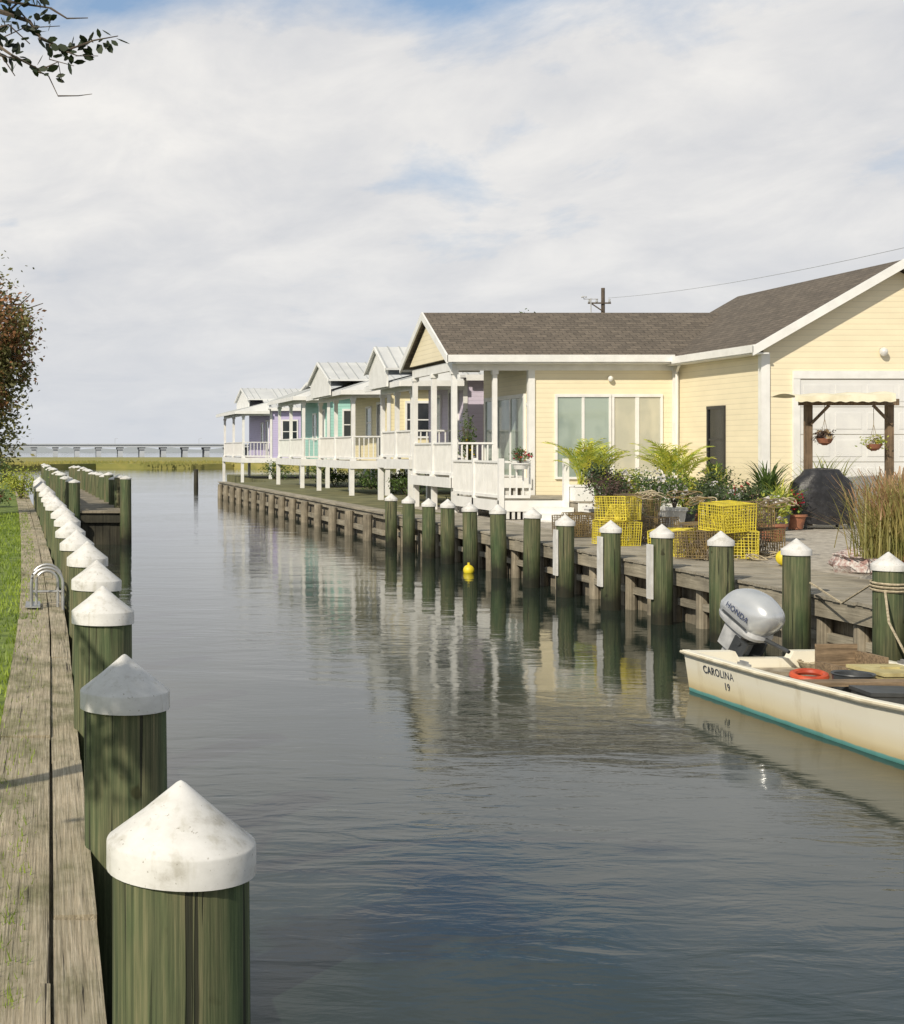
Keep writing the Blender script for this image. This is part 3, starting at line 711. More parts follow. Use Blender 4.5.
def pot(T,x,y,z,r,h,m,square=False):
    g=MB()
    if square: g.box(x-r,x+r,y-r,y+r,z,z+h-.05); g.box(x-r-.02,x+r+.02,y-r-.02,y+r+.02,z+h-.05,z+h)
    else: g.rev((x,y,z),[(r*.7,0),(r*.95,h*.85),(r*1.08,h*.86),(r*1.08,h),(r*.9,h),(r*.88,h*.9)],20)
    return g.obj('pot',m,T,smooth=not square)
def palm(x,y,z,n,ln,seed,potm='white',ph=.38,label='yellow-green palm in a square white planter',lm='palm'):
    r=random.Random(seed); T=thing('potted_palm',(x,y,z),label,'palm'); pot(T,x,y,z,.22,ph,potm,True)
    g=MB(); z0=z+ph
    for k in range(n):
        a=r.uniform(0,6.28); el=r.uniform(1.1,1.55); l=ln*r.uniform(.65,1.1); p=Vector((x+r.gauss(0,.05),y+r.gauss(0,.05),z0-.05)); prev=p; N_=14
        for i in range(N_):
            e=el-1.15*(i/N_)**1.9; d=Vector((math.cos(a)*math.cos(e),math.sin(a)*math.cos(e),math.sin(e))); q=prev+d*l/N_
            g.obox(prev,q,.014,.010)
            if i>3:
                side=d.cross(Vector((0,0,1))).normalized(); ll=l*.24*math.sin(math.pi*(i-2)/(N_-1.5))+.06
                for sgn in (-1,1):
                    ll2=ll*r.uniform(.8,1.15)
                    tip=q+side*sgn*ll2*.7+d*ll2*.8-Vector((0,0,ll2*r.uniform(.0,.3))); md=q.lerp(tip,.5)+Vector((0,0,.02)); g.add([q-d*.010,md-d*.020,tip,md+d*.020],[(0,1,2,3)])
            prev=q
    g.obj('fronds',lm,T,fix=False); return T
palm(12.45,32.8,1.21,26,1.22,1); palm(13.05,33.2,1.21,24,1.12,2); palm(14.6,33.0,1.21,28,1.22,3); palm(12.5,31.4,.78,14,.9,4,'white',.5); palm(15.05,33.3,1.21,16,1.0,5)
def spiky(x,y,z,n,h,r0,seed,lm,potm,pr,ph,label,name='potted_grass',cat='plant',tips=None,lean=.5,wd=.012):
    r=random.Random(seed); T=thing(name,(x,y,z),label,cat)
    if potm: pot(T,x,y,z,pr,ph,potm)
    g=MB(); z0=z+(ph if potm else 0)-.04
    for k in range(n):
        a=r.uniform(0,6.28); b=Vector((x+r.gauss(0,r0*.4),y+r.gauss(0,r0*.4),z0)); l=h*r.uniform(.5,1.1); e=math.pi/2-abs(r.gauss(0,lean)); ox=Vector((math.cos(a+1.57),math.sin(a+1.57),0))*wd
        p=b; segs=6; g.cur=0; tp=r.random()<.35
        for i in range(segs):
            ee=e-1.1*(i/segs)**2*lean*2.0; q=p+Vector((math.cos(a)*math.cos(ee),math.sin(a)*math.cos(ee),math.sin(ee)))*l/segs
            w0=1-.15*i/segs-.8*(i/segs)**3; w1=1-.15*(i+1)/segs-.8*((i+1)/segs)**3
            if tips and tp and i>=4: g.cur=1; w0=max(w0,.8)*1.5; w1=.6
            g.add([p-ox*w0,p+ox*w0,q+ox*w1,q-ox*w1],[(0,1,2,3)]); p=q
    g.obj('foliage',[lm]+([tips] if tips else []),T,fix=False); return T
spiky(10.55,17.3,GZ,1300,1.05,.48,5,'ograss','terra',.27,.33,'tan ornamental grass with reddish plumes in terracotta pot','ornamental_grass','grass','otip',.32,.007)
spiky(11.45,18.8,GZ,1200,1.1,.55,6,'ograss','terra',.27,.33,'tan ornamental grass with reddish plumes in terracotta pot','ornamental_grass','grass','otip',.32,.007)
spiky(13.3,20.8,GZ,900,1.15,.6,7,'ograss',None,.25,.35,'green-gold ornamental grass clump beside the yard','ornamental_grass','grass','otip',.34,.009)
spiky(15.35,30.0,GZ,90,1.0,.14,8,'fgreen','dpot',.30,.62,'spiky green agave in tall charcoal pot','potted_agave','plant',None,.5,.028)
spiky(15.2,32.0,1.21,70,.7,.2,9,'flime','white',.22,.3,'lime spiky plant in white pot by the wall','potted_plant','plant',None,.6,.02)
spiky(14.2,31.0,GZ,90,.8,.2,10,'flime','terra',.22,.35,'lime leafy plant in terracotta pot on the yard','potted_plant','plant',None,.6,.02)
spiky(18.0,28.2,GZ,70,.9,.2,11,'fgreen','terra',.24,.4,'green strappy plant in terracotta pot','potted_plant','plant',None,.6,.02)
spiky(15.9,31.0,GZ,60,.9,.15,12,'fgreen','terra',.2,.5,'green strappy plant in terracotta pot','potted_plant','plant',None,.5,.022)
spiky(17.6,31.8,GZ,90,1.2,.3,13,'flime','dpot',.25,.5,'tall lime strappy plant beside the garage','potted_plant','plant',None,.4,.02)
spiky(14.9,28.6,GZ,90,.8,.16,14,'flime','dpot',.22,.4,'lime spiky plant in charcoal pot on yard','potted_plant','plant',None,.5,.018)
spiky(11.7,27.3,GZ,80,.7,.14,16,'fgreen','dpot',.2,.35,'green spiky plant in charcoal pot on yard','potted_plant','plant',None,.5,.018)
def flowers(label,x,y,z,rad,n,size,mats,seed,potm='dpot',ph=.35,pr=.24,name='potted_flowers'):
    T=shrub(label,x,y,z+ph,rad,n,size,mats,seed,name,'flowers')
    g=MB(); g.rev((x,y,z),[(pr*.7,0),(pr*.95,ph*.85),(pr*1.08,ph*.86),(pr*1.08,ph),(pr*.9,ph)],18); g.obj('pot',potm,T,smooth=True); return T
flowers('white petunias in a white pot',12.1,28.0,GZ,(.40,.36,.40),1100,.06,['fgreen','pet_w'],31,'whited',.5)
flowers('white petunias spilling from an aged white pot',12.8,28.7,GZ,(.38,.34,.34),900,.06,['fgreen','pet_w'],32,'whited',.45)
flowers('purple-leaved shrub in charcoal pot',11.35,28.2,GZ,(.44,.4,.40),1200,.06,['fpurple','fgreen'],33)
flowers('dark leafy shrub in charcoal pot',11.9,30.2,GZ,(.48,.4,.48),1300,.065,['fdeep','fpurple'],34)
flowers('red flowering plant in charcoal pot',14.5,29.4,GZ,(.34,.30,.30),750,.06,['fgreen','pet_r'],35)
flowers('lime croton in charcoal pot',13.5,29.8,GZ,(.40,.36,.40),950,.085,['flime','fgreen'],36)
flowers('dark leafy plant in charcoal pot',13.3,26.4,GZ,(.40,.36,.36),900,.06,['fdeep','fgreen'],38)
flowers('red geraniums in a box at the railing',11.0,32.7,1.95,(.28,.16,.18),420,.05,['fgreen','pet_r'],39,'white',.14,.2)
flowers('yellow blooms in a pot on the porch',11.25,37.6,DZ,(.22,.2,.4),420,.06,['fgreen','pet_y'],40,'white',.3,.18)
flowers('tall dark shrub on the porch',11.7,39.2,DZ,(.25,.25,.7),600,.07,['fgreen','fgreen'],41,'dpot',.35,.2)
flowers('green bushy plant in charcoal pot',18.2,27.4,GZ,(.5,.5,.42),900,.07,['fgreen','flime'],42)
flowers('red flowering plant in terracotta pot',15.35,28.9,GZ,(.30,.28,.26),600,.055,['fgreen','pet_r'],44,'terra',.3)
flowers('green leafy plant in pot under the wall',16.1,34.0,1.21,(.3,.5,.26),600,.07,['fgreen','flime'],45)
flowers('lime and green bushy plant in pot',12.7,30.6,GZ,(.38,.34,.38),950,.075,['flime','pet_w'],46,'whited',.4)
flowers('white daisies spilling from a white pot',13.7,28.0,GZ,(.34,.3,.28),700,.055,['fgreen','pet_w'],47,'whited',.35)
flowers('purple-leaved shrub in terracotta pot',10.9,27.0,GZ,(.38,.36,.34),950,.06,['fpurple','fdeep'],48,'terra')
flowers('low green plant in charcoal pot',12.4,26.0,GZ,(.36,.34,.30),750,.06,['fdeep','pet_w'],51,'dpot',.3)
flowers('lime leafy plant in terracotta pot',13.0,25.2,GZ,(.32,.3,.28),700,.07,['flime','pet_w'],50,'terra',.3)
flowers('dark bushy shrub in charcoal pot',14.9,31.2,GZ,(.45,.4,.42),1100,.07,['fdeep','fgreen'],54)
flowers('dark bushy shrub with white blooms',12.9,27.2,GZ,(.42,.36,.34),900,.06,['fdeep','pet_w'],55)
flowers('dark bushy shrub behind the crab traps',11.7,24.8,GZ,(.42,.40,.34),900,.065,['fdeep','fgreen'],56)
for i,(x,y,z,s) in enumerate([(12.95,31.9,GZ,.27),(13.7,32.0,GZ,.22),(12.1,31.0,GZ,.2)]):
    g=MB(); g.box(x-s,x+s,y-s,y+s,z,z+s*1.6); g.box(x-s-.03,x+s+.03,y-s-.03,y+s+.03,z+s*1.6,z+s*1.6+.05); g.box(x-s+.05,x+s-.05,y-s-.012,y-s,z+.05,z+s*1.45)
    props(g.obj('planter_box','white',origin=(x,y,z)),'square white planter box with panelled side','planter','white planter boxes')
# ------------------------------------------------------------------ crab pots
def crabpot(m,name,label):
    g=MB(); S=.54; Hh=.40; st=.045; th=.0075; k=int(round(S/st)); kz=int(round(Hh/st)); rr=random.Random(4)
    def J(): return rr.uniform(-.008,.008)
    for i in range(k+1):
        u=-S/2+S*i/k
        for a in (-S/2,S/2):
            g.obox((u+J(),a,0),(u+J(),a+J(),Hh),th,th,(1,0,0)); g.obox((a,u+J(),0),(a+J(),u+J(),Hh),th,th,(1,0,0))
        for z in (0,Hh): g.obox((u+J(),-S/2,z),(u+J(),S/2,z),th,th); g.obox((-S/2,u+J(),z),(S/2,u+J(),z+J()),th,th)
    for i in range(kz+1):
        z=Hh*i/kz
        for a in (-S/2,S/2): g.obox((-S/2,a,z),(S/2,a,z+J()),th,th); g.obox((a,-S/2,z),(a,S/2,z+J()),th,th)
    for i in range(11):
        u=-S/2+S*i/10; g.obox((u,-.12,.0),(u,.0,.26),th,th); g.obox((u,.12,.0),(u,.0,.26),th,th)
    g.cyl((0,0,.01),(0,0,.2),.05,n=8)
    for v in range(len(g.v)):
        x,y,z=g.v[v]; nn=mnoise.noise(Vector((x*4,y*4,z*4)))*.025; g.v[v]=(x+nn,y-nn,z+abs(nn)*.3)
    o=g.obj(name,m,origin=(0,0,0)); return props(o,label,'crab trap','crab traps stacked on the dock')
ya=crabpot('ywire','crab_trap','yellow wire mesh crab trap stacked on dock'); da=crabpot('dwire','crab_trap','dark wire mesh crab trap stacked on dock')
used=[]
def put(src,x,y,z,rz,tx=0,ty=0):
    if src.name not in used: used.append(src.name); c=src
    else: c=src.copy(); COL.objects.link(c)
    c.location=(x,y,z); c.rotation_euler=(tx,ty,rz); return c
for (s,x,y,z,rz) in [(ya,9.70,24.0,GZ+.01,.3),(ya,9.75,24.05,GZ+.43,.75),(da,10.3,24.7,GZ+.01,.1),(da,10.9,25.2,GZ,.3),(da,10.35,24.75,GZ+.43,.6),
   (da,9.8,26.2,GZ+.01,.2),(da,10.3,27.1,GZ,.5),
   (da,9.75,20.9,GZ+.01,.5),(ya,10.35,21.1,GZ+.01,-.4),(ya,10.15,21.0,GZ+.43,.25),(da,10.75,21.6,GZ+.43,.5),(da,10.95,21.7,GZ,.3),(ya,9.6,21.6,GZ+.0,.9),
   (da,10.9,23.5,GZ,.0),(da,11.6,23.8,GZ,.2)]: put(s,x,y,z,rz,rng.uniform(-.07,.07),rng.uniform(-.07,.07))
r=random.Random(77)
for q in range(16):
    g=MB(); cx,cy=(r.uniform(9.5,11.2),r.uniform(20.4,21.4)) if q%2 else (r.uniform(9.7,11.2),r.uniform(23.6,25.0))
    z=GZ+r.choice([.03,.03,.85]); a=r.uniform(0,6); rr=r.uniform(.08,.25); pts=[]
    for t in [i*.35 for i in range(36)]:
        rk=rr*(1+.25*math.sin(t*.37+q)); pts.append((cx+rk*math.cos(a+t*1.1),cy+rk*math.sin(a+t)*.8,max(GZ+.02,z+.06*math.sin(1.3*t))))
    g.tube(pts,.009,4); props(g.obj('loose_line','rope' if q%3 else 'dwire'),'tangled line draped by the crab traps','rope','loose lines among the crab traps')
g=MB()
g.ell((11.0,18.9,GZ+.08),(.42,.4,.22),18,10,.12,r)
for k in range(26):
    a=r.uniform(0,6.28); rr=r.uniform(.1,.4); g.tube([(11.0+rr*math.cos(a+t)*1.05,18.9+rr*math.sin(a+t*1.2),GZ+.10+.20*math.sqrt(max(0,1-(rr/.45)**2))+.02*math.sin(5*t)) for t in [i*.4 for i in range(9)]],.012,5)
props(g.obj('net_heap','net',smooth=True),'heap of white fishing net and line on dock','fishing net')
g=MB(); g.ell((10.3,19.6,GZ+.12),(.14,.10,.12),12,8); props(g.obj('float_buoy','buoy',smooth=True),'yellow oval fishing float lying on the dock','buoy')
g=MB(); g.ell((8.18,27.35,.05),(.11,.11,.11),12,8); g.cyl((8.18,27.35,.14),(8.18,27.35,.2),.025,n=8); props(g.obj('float_buoy','buoy',smooth=True),'round yellow float bobbing beside a piling','buoy')
# ------------------------------------------------------------------ covered grill
GX=16.2
T=thing('covered_grill',(GX,29.4,GZ),'barbecue grill under a draped black cover','grill')
g=MB(); r=random.Random(8); n=28; vs=[];prof=[(.60,.30,0.08),(.64,.34,.45),(.62,.33,.75),(.58,.31,.95),(.38,.28,1.12),(.32,.2,1.22),(.05,.05,1.25)]
for (a,b,z) in prof:
    for i in range(n):
        t=2*math.pi*i/n; k=1+.05*math.sin(t*7+z*3)*(1.2-z*.8); cx=math.copysign(abs(math.cos(t))**.6,math.cos(t)); cy=math.copysign(abs(math.sin(t))**.6,math.sin(t))
        vs.append((GX+a*k*cx,29.4+b*k*cy,GZ+z+r.uniform(-.01,.01)))
g.add(vs,[(j*n+i,j*n+(i+1)%n,(j+1)*n+(i+1)%n,(j+1)*n+i) for j in range(len(prof)-1) for i in range(n)]+[tuple(range((len(prof)-1)*n,len(prof)*n))])
g.obj('cover','black',T,smooth=True)
for dx in (-.45,.45):
    for dy in (-.22,.22):
        g=MB(); g.cyl((GX+dx,29.4+dy,GZ),(GX+dx,29.4+dy,GZ+.3),.03,n=8); g.obj('leg','dgrey',T)
# ------------------------------------------------------------------ canopy frame
T=thing('garden_swing_frame',(17.2,30.2,GZ),'brown timber frame with cream canvas awning','pergola')
for x in (16.35,18.1): bxo('post','brownw',T,x-.065,x+.065,30.13,30.26,GZ,3.58)
bxo('beam','brownw',T,16.1,18.25,30.08,30.128,3.36,3.5)
for x in (16.35,18.1):
    g=MB(); g.obox((x,30.1,2.95),(x+(.4 if x<17 else -.4),30.1,3.36),.05,.05); g.obj('brace','brownw',T)
g=MB(); nx=44; ny=8; vs=[]
for j in range(ny+2):
    for i in range(nx+1):
        u=i/nx
        if j==0: y=29.58; z=3.42+.012*math.cos(u*math.pi*18)
        else: v=(j-1)/ny; y=29.6+1.0*v; z=3.55+.06*math.sin(v*math.pi)-.025*math.sin(u*math.pi*3)**2+.05*u
        vs.append((15.75+2.13*u,y,z))
g.add(vs,[(j*(nx+1)+i,j*(nx+1)+i+1,(j+1)*(nx+1)+i+1,(j+1)*(nx+1)+i) for j in range(ny+1) for i in range(nx)])
g.obj('canopy','canvas',T,fix=False)
def basket(x,y,z,mats,label,seed):
    r=random.Random(seed); T=thing('hanging_basket',(x,y,z),label,'hanging basket')
    g=MB(); g.rev((x,y,z-.12),[(.04,0),(.12,.05),(.16,.13),(.17,.15)],14); g.obj('bowl','terra',T,smooth=True)
    g=MB()
    for k in range(3): a=k*2.1; g.obox((x+.10*math.cos(a),y+.10*math.sin(a),z+.02),(x,y,z+.45),.006,.006)
    g.obox((x,y,z+.45),(x,y,3.36),.008,.008)
    g.obj('hanger','dwire',T)
    g=MB(); g.cloud((x,y,z+.08),(.22,.22,.17),480,.055,r,14,.4); g.cur=1; g.cloud((x,y,z+.08),(.25,.25,.17),90,.06,r,14,.2,.9); g.obj('foliage',mats,T,fix=False)
basket(16.6,30.0,2.62,['fpurple','pet_t'],'hanging basket with wilted tan flowers','1'); basket(17.65,30.0,2.5,['flime','pet_w'],'hanging basket with pale green and white blooms','2')
# ------------------------------------------------------------------ utility poles
def upole(x,y,z1,label):
    T=thing('utility_pole',(x,y,GZ),label,'utility pole','utility poles')
    g=MB(); g.cyl((x,y,GZ-.2),(x,y,z1),.13,.09,12); g.obj('pole','bark',T)
    g=MB(); g.box(x-.78,x+.35,y-.14,y-.05,z1-.80,z1-.73); g.obox((x-.6,y-.1,z1-.8),(x,y-.1,z1-1.2),.05,.05); g.obj('crossarm','bark',T)
    for d in (-.72,-.35,.28):
        g=MB(); g.rev((x+d,y-.1,z1-.73),[(.05,0),(.07,.06),(.04,.09),(.06,.14),(.02,.18)],8); g.obj('insulator','lgrey',T)
upole(27.65,70,10.5,'weathered utility pole with crossarm behind the houses'); upole(24,29,8.3,'weathered utility pole beside the garage')
T=thing('weather_vane_mast',(15.05,38.95,6.2),'slim white weather instrument mast fixed on the roof ridge','mast')
g=MB(); g.cyl((15.05,38.95,6.15),(15.05,38.95,6.62),.018,n=8); g.cyl((14.85,38.95,6.60),(15.25,38.95,6.60),.012,n=6); g.obj('mast','lgrey',T)
g=MB()
for k in range(3):
    a=k*2.09; g.ell((14.85+.06*math.cos(a),38.95+.06*math.sin(a),6.66),(.025,.025,.025),8,6)
g.cyl((14.85,38.95,6.6),(14.85,38.95,6.66),.008,n=6); g.box(14.79,14.91,38.945,38.955,6.655,6.665); g.obj('cup_rotor','lgrey',T)
g=MB(); A=Vector((27.9,70,10.0)); Bq=Vector((24,29,8.2)); g.tube([A.lerp(Bq,t)-Vector((0,0,.9*4*t*(1-t)*.5)) for t in [i/16 for i in range(17)]],.008,4)
props(g.obj('power_line','lgrey'),'thin overhead wire strung between poles','wire')
T=thing('grey_cottage',(-5.6,72,.76),'small grey cottage with dark roof among shrubs','house')
g=MB(); g.ext([(-8.5,.7),(-8.5,3.0),(-5.6,4.6),(-2.75,3.0),(-2.75,.7)],'Y',72,78); g.obj('wall','blue',T)
g=MB(); g.ext([(-8.8,2.9),(-5.6,4.75),(-2.5,2.9),(-2.5,2.78),(-5.6,4.62),(-8.8,2.78)],'Y',71.7,78.2); g.obj('roof','shY',T)
win(T,'Y',72,-4.2,-3.4,1.4,2.6,1,2,.08,'gdark')
# ------------------------------------------------------------------ skiff
BT=thing('moored_skiff',(7.10,14.0,0),'cream skiff with teal waterline and silver outboard, moored','boat')
BT.rotation_euler=(0,0,math.radians(2.2))
st=[(0,.70,.775,-.06,.41),(.4,.70,.78,-.07,.41),(1.5,.71,.80,-.08,.42),(3.0,.71,.81,-.08,.45),(4.4,.66,.79,-.03,.52),(5.2,.55,.74,.08,.58),(5.75,.44,.68,.24,.62)]
g=MB(); secs=[]
for (s,c,wd,b,gz) in st:
    f_=max(.06,b+.08)
    half=[(c,b),(c+.02,b+.05),(wd,gz-.05),(wd+.025,gz-.045),(wd+.025,gz),(wd-.06,gz),(wd-.10,f_)]
    secs.append([(-x,-s,z) for (x,z) in half]+[(x,-s,z) for (x,z) in reversed(half)])
k=len(secs[0]); vs=[p for r_ in secs for p in r_]; fs=[]
for j in range(len(secs)-1):
    for i in range(k): fs.append((j*k+i,j*k+(i+1)%k,(j+1)*k+(i+1)%k,(j+1)*k+i))
fs.append(tuple(range(k))); fs.append(tuple(range((len(secs)-1)*k,len(secs)*k))[::-1])
g.add(vs,fs); hb=g.obj('hull','hull',BT,local=True)
bv=hb.modifiers.new('b','BEVEL'); bv.width=.010; bv.segments=2; bv.limit_method='ANGLE'
g=MB(); g.add([(-.69,.02,-.05),(.69,.02,-.05),(.77,.02,.40),(.30,.02,.40),(.26,.02,.33),(-.26,.02,.33),(-.30,.02,.40),(-.77,.02,.40)]+[(-.66,-.09,-.05),(.66,-.09,-.05),(.72,-.09,.40),(.30,-.09,.40),(.26,-.09,.33),(-.26,-.09,.33),(-.30,-.09,.40),(-.72,-.09,.40)],
 [tuple(range(8))[::-1],tuple(range(8,16))]+[(i,(i+1)%8,8+(i+1)%8,8+i) for i in range(8)])
g.obj('transom','hull',BT,local=True)
g=MB(); g.ext([(-.43,.25),(.43,.25),(.38,.62),(-.38,.62)],'Y',-5.80,-5.70); g.obj('bow_panel','hull',BT,local=True)
g=MB(); g.box(-.66,.66,-5.6,-.1,.055,.068); g.obj('floor','deckgrey',BT,local=True)
g=MB(); g.box(-.66,.67,-.36,-.10,.069,.24); g.obj('stern_deck','deckgrey',BT,local=True)
g=MB(); g.box(-.67,.69,-1.98,-1.80,.37,.405); g.box(-.62,-.56,-1.96,-1.82,.07,.37); g.box(.56,.62,-1.96,-1.82,.07,.37)
g.obj('thwart','bench',BT,local=True)
g=MB(); g.box(.22,.62,-1.10,-1.07,.07,.40); g.box(.22,.62,-.60,-.57,.07,.54); g.box(.59,.62,-1.07,-.60,.07,.48); g.box(.22,.25,-1.07,-.60,.07,.38); g.box(.25,.59,-1.07,-.60,.07,.10); g.box(.25,.59,-.85,-.82,.10,.36)
g.obj('wooden_box','bench',BT,local=True)
g=MB(); g.box(.02,.60,-3.3,-2.6,.07,.46); g.box(-.0,.62,-3.32,-2.58,.46,.49); g.box(.05,.57,-3.35,-3.30,.49,.74); g.obj('seat_box','creamp',BT,local=True)
for sg in (-1,1):
    g=MB(); g.tube([(sg*(wd+.03),-s,gz-.02) for (s,c,wd,b,gz) in st],.016,6); g.obj('rub_rail','creamp',BT,local=True,smooth=True)
for sg in (-1,1):
    g=MB(); g.obox((sg*.76,-1.0,.425),(sg*.76,-1.2,.425),.025,.03); g.obox((sg*.76,-1.04,.45),(sg*.76,-1.16,.45),.02,.02); g.obj('cleat','alu',BT,local=True)
def text(body,size,m,parent,name,mw):
    cu=bpy.data.curves.new(name,'FONT'); cu.body=body; cu.size=size; cu.extrude=.002; cu.offset=.0; cu.align_x='CENTER'; cu.align_y='CENTER'; cu.space_character=1.12
    tmp=bpy.data.objects.new('tmp',cu); COL.objects.link(tmp); bpy.context.view_layer.update()
    me=bpy.data.meshes.new_from_object(tmp.evaluated_get(bpy.context.evaluated_depsgraph_get())); bpy.data.objects.remove(tmp)
    me.materials.clear(); me.materials.append(M[m]); o=bpy.data.objects.new(name,me); COL.objects.link(o); o.parent=parent; o.matrix_local=mw; return o
def frame(xa,up,pos):
    xa=Vector(xa).normalized(); up=Vector(up).normalized(); z=xa.cross(up).normalized(); up=z.cross(xa).normalized()
    m_=Matrix((xa,up,z)).transposed().to_4x4(); m_.translation=Vector(pos); return m_
upv=(-.055,0,.36)
text('CAROLINA',.104,'ink',BT,'hull_lettering',frame((0,-1,0),upv,(-.775,-.66,.275)))
text('19',.10,'ink',BT,'hull_lettering',frame((0,-1,0),upv,(-.760,-.80,.165)))
# outboard: powerhead tipped forward, leg raised aft
tilt=math.radians(30)
OB=bpy.data.objects.new('outboard_motor',None); COL.objects.link(OB); OB.parent=BT; OB.location=(-.06,.16,.42); OB.rotation_euler=(tilt,0,math.radians(16))
g=MB(); g.ell((0,.10,.36),(.20,.31,.22),24,16,pw=.72)
for i,v in enumerate(g.v):
    zz=(v[2]-.36)/.2; yy=(v[1]-.1)/.3
    g.v[i]=(v[0]*(1-.14*max(0,zz)),v[1]-.05*zz,v[2]-.06*max(0,yy)*(1 if zz>0 else 0)+.02*(yy if zz>0 else 0))
g.obj('cowling','silver',OB,local=True,smooth=True)
g=MB(); g.ell((0,.11,.20),(.19,.29,.075),22,8,pw=.7); g.ext([(-.10,-.12),(.10,-.12),(.12,.20),(-.12,.20)],'Y',.0,.24)
g.obj('motor_pan','lgrey',OB,local=True,smooth=True)
g=MB(); g.box(-.208,-.193,-.08,.26,.262,.275); g.obj('cowling_stripe','dgrey',OB,local=True)
g=MB()
g.add([( -.045,.04,-.10),(.045,.04,-.10),(.045,.20,-.10),(-.045,.20,-.10),(-.03,.06,-.62),(.03,.06,-.62),(.03,.22,-.62),(-.03,.22,-.62)],[(0,3,2,1),(4,5,6,7),(0,1,5,4),(1,2,6,5),(2,3,7,6),(3,0,4,7)])
g.ell((0,.12,-.64),(.05,.19,.05),12,8); g.box(-.11,.11,.02,.30,-.52,-.505); g.ext([(.02,-.66),(.16,-.66),(.10,-.84)],'X',-.01,.01)
g.obj('leg','lgrey',OB,local=True,smooth=True)
g=MB()
for k in range(3):
    a=k*2.094; d=Vector((math.cos(a),0,math.sin(a))); e=Vector((-math.sin(a),.5,math.cos(a)))*.06; c=Vector((0,.30,-.64))
    g.add([c+d*.03-e*.4,c+d*.14-e,c+d*.17+e*.2,c+d*.12+e,c+d*.03+e*.5],[(0,1,2,3,4)])
g.cyl((0,.28,-.64),(0,.36,-.64),.035,.02,8); g.obj('propeller','dgrey',OB,local=True)
g=MB(); g.box(-.13,-.10,-.12,.06,-.14,.10); g.box(.10,.13,-.12,.06,-.14,.10); g.cyl((-.15,-.03,.06),(.15,-.03,.06),.022,n=8); g.obj('clamp_bracket','dgrey',OB,local=True)
g=MB(); g.tube([(0,-.08,.18),(.02,-.26,.22),(.03,-.44,.26)],[.028,.022,.020],8); g.obj('tiller_handle','dgrey',OB,local=True,smooth=True)
text('HONDA',.078,'inkw',OB,'motor_lettering',frame((0,-1,0),(.10,0,1),(-.212,.09,.36)))
bpy.context.view_layer.update()
def bw(x,y,z): return BT.matrix_world@Vector((x,y,z))
g=MB(); vs=[];n=24;m_=8
for i in range(n):
    t=2*math.pi*i/n
    for j in range(m_):
        p=2*math.pi*j/m_; rr=.135+.032*math.cos(p); vs.append((rr*math.cos(t),rr*math.sin(t),.032*math.sin(p)))
g.add(vs,[(i*m_+j,((i+1)%n)*m_+j,((i+1)%n)*m_+(j+1)%m_,i*m_+(j+1)%m_) for i in range(n) for j in range(m_)])
o=g.obj('life_ring','ring',smooth=True); o.location=bw(-.18,-1.15,.33); o.rotation_euler=(.1,-.1,.2); props(o,'small orange-red life ring on a crate','life ring')
g=MB(); g.box(-.20,.20,-.24,.24,0,.20); g.box(-.21,.21,-.25,.25,.20,.218); o=g.obj('crate','dgrey'); o.location=bw(-.18,-1.15,.07); props(o,'low dark crate on the skiff floor','crate')
g=MB(); g.box(-.22,.22,-.26,.26,0,.34); g.box(-.235,.235,-.275,.275,.34,.37); g.box(-.08,.08,-.02,.02,.37,.39); o=g.obj('storage_box','olive'); o.location=bw(.38,-1.46,.07); o.rotation_euler=(0,0,.05); props(o,'aged pale yellow storage box in the skiff','box')
g=MB(); g.rev((0,0,0),[(.13,0),(.17,.34),(.18,.35),(.175,.36),(.15,.35),(.12,.03)],18); o=g.obj('bucket','dgrey',smooth=True); o.location=bw(-.06,-1.62,.07); props(o,'dark plastic bucket standing in the skiff','bucket')
g=MB(); g.box(-.20,.20,-.18,.18,0,.30); g.box(-.215,.215,-.195,.195,.30,.33); o=g.obj('tackle_bin','dgrey'); o.location=bw(-.20,-2.3,.07); o.rotation_euler=(0,0,-.1); props(o,'dark lidded bin on the skiff floor','bin')
g=MB(); g.ell((0,0,.08),(.15,.10,.08),14,8,pw=.6); g.cyl((0,0,.14),(0,0,.19),.04,n=10); o=g.obj('fuel_tank','dgrey',smooth=True); o.location=bw(-.35,-.66,.07); props(o,'dark portable fuel tank on the skiff floor','fuel tank')
g=MB()
for k in range(5): g.tube([((.12+.012*k)*math.cos(t),(.12+.01*k)*math.sin(t),.012+.014*k) for t in [i*math.pi/8 for i in range(17)]],.011,5)
o=g.obj('rope_coil','rope'); o.location=bw(.45,-.22,.242); props(o,'coil of pale rope on the stern deck','rope')
# ------------------------------------------------------------------ world, sun, camera
W=bpy.data.worlds.new('World'); sc.world=W; W.use_nodes=True; nt=W.node_tree
bg=nt.nodes['Background']; sunv=Vector((-.60,-.66,.60)).normalized()
el=math.asin(sunv.z); rot=math.atan2(sunv.x,sunv.y)
sky=N(nt,'ShaderNodeTexSky',sky_type='NISHITA'); sky.sun_disc=False; sky.sun_elevation=el; sky.sun_rotation=rot; sky.air_density=1.0; sky.dust_density=1.2
tc=N(nt,'ShaderNodeTexCoord'); s=N(nt,'ShaderNodeSeparateXYZ'); L(nt,tc.outputs['Generated'],s.inputs[0])
def mth(op,a,b=None,c=None):
    n=N(nt,'ShaderNodeMath',operation=op)
    for i,v in enumerate([a,b,c]):
        if v is None: continue
        if isinstance(v,(int,float)): n.inputs[i].default_value=v
        else: L(nt,v,n.inputs[i])
    return n.outputs[0]
zc=mth('MAXIMUM',s.outputs['Z'],0.0); zd=mth('ADD',zc,.16)
u=mth('DIVIDE',s.outputs['X'],zd); v=mth('DIVIDE',s.outputs['Y'],zd)
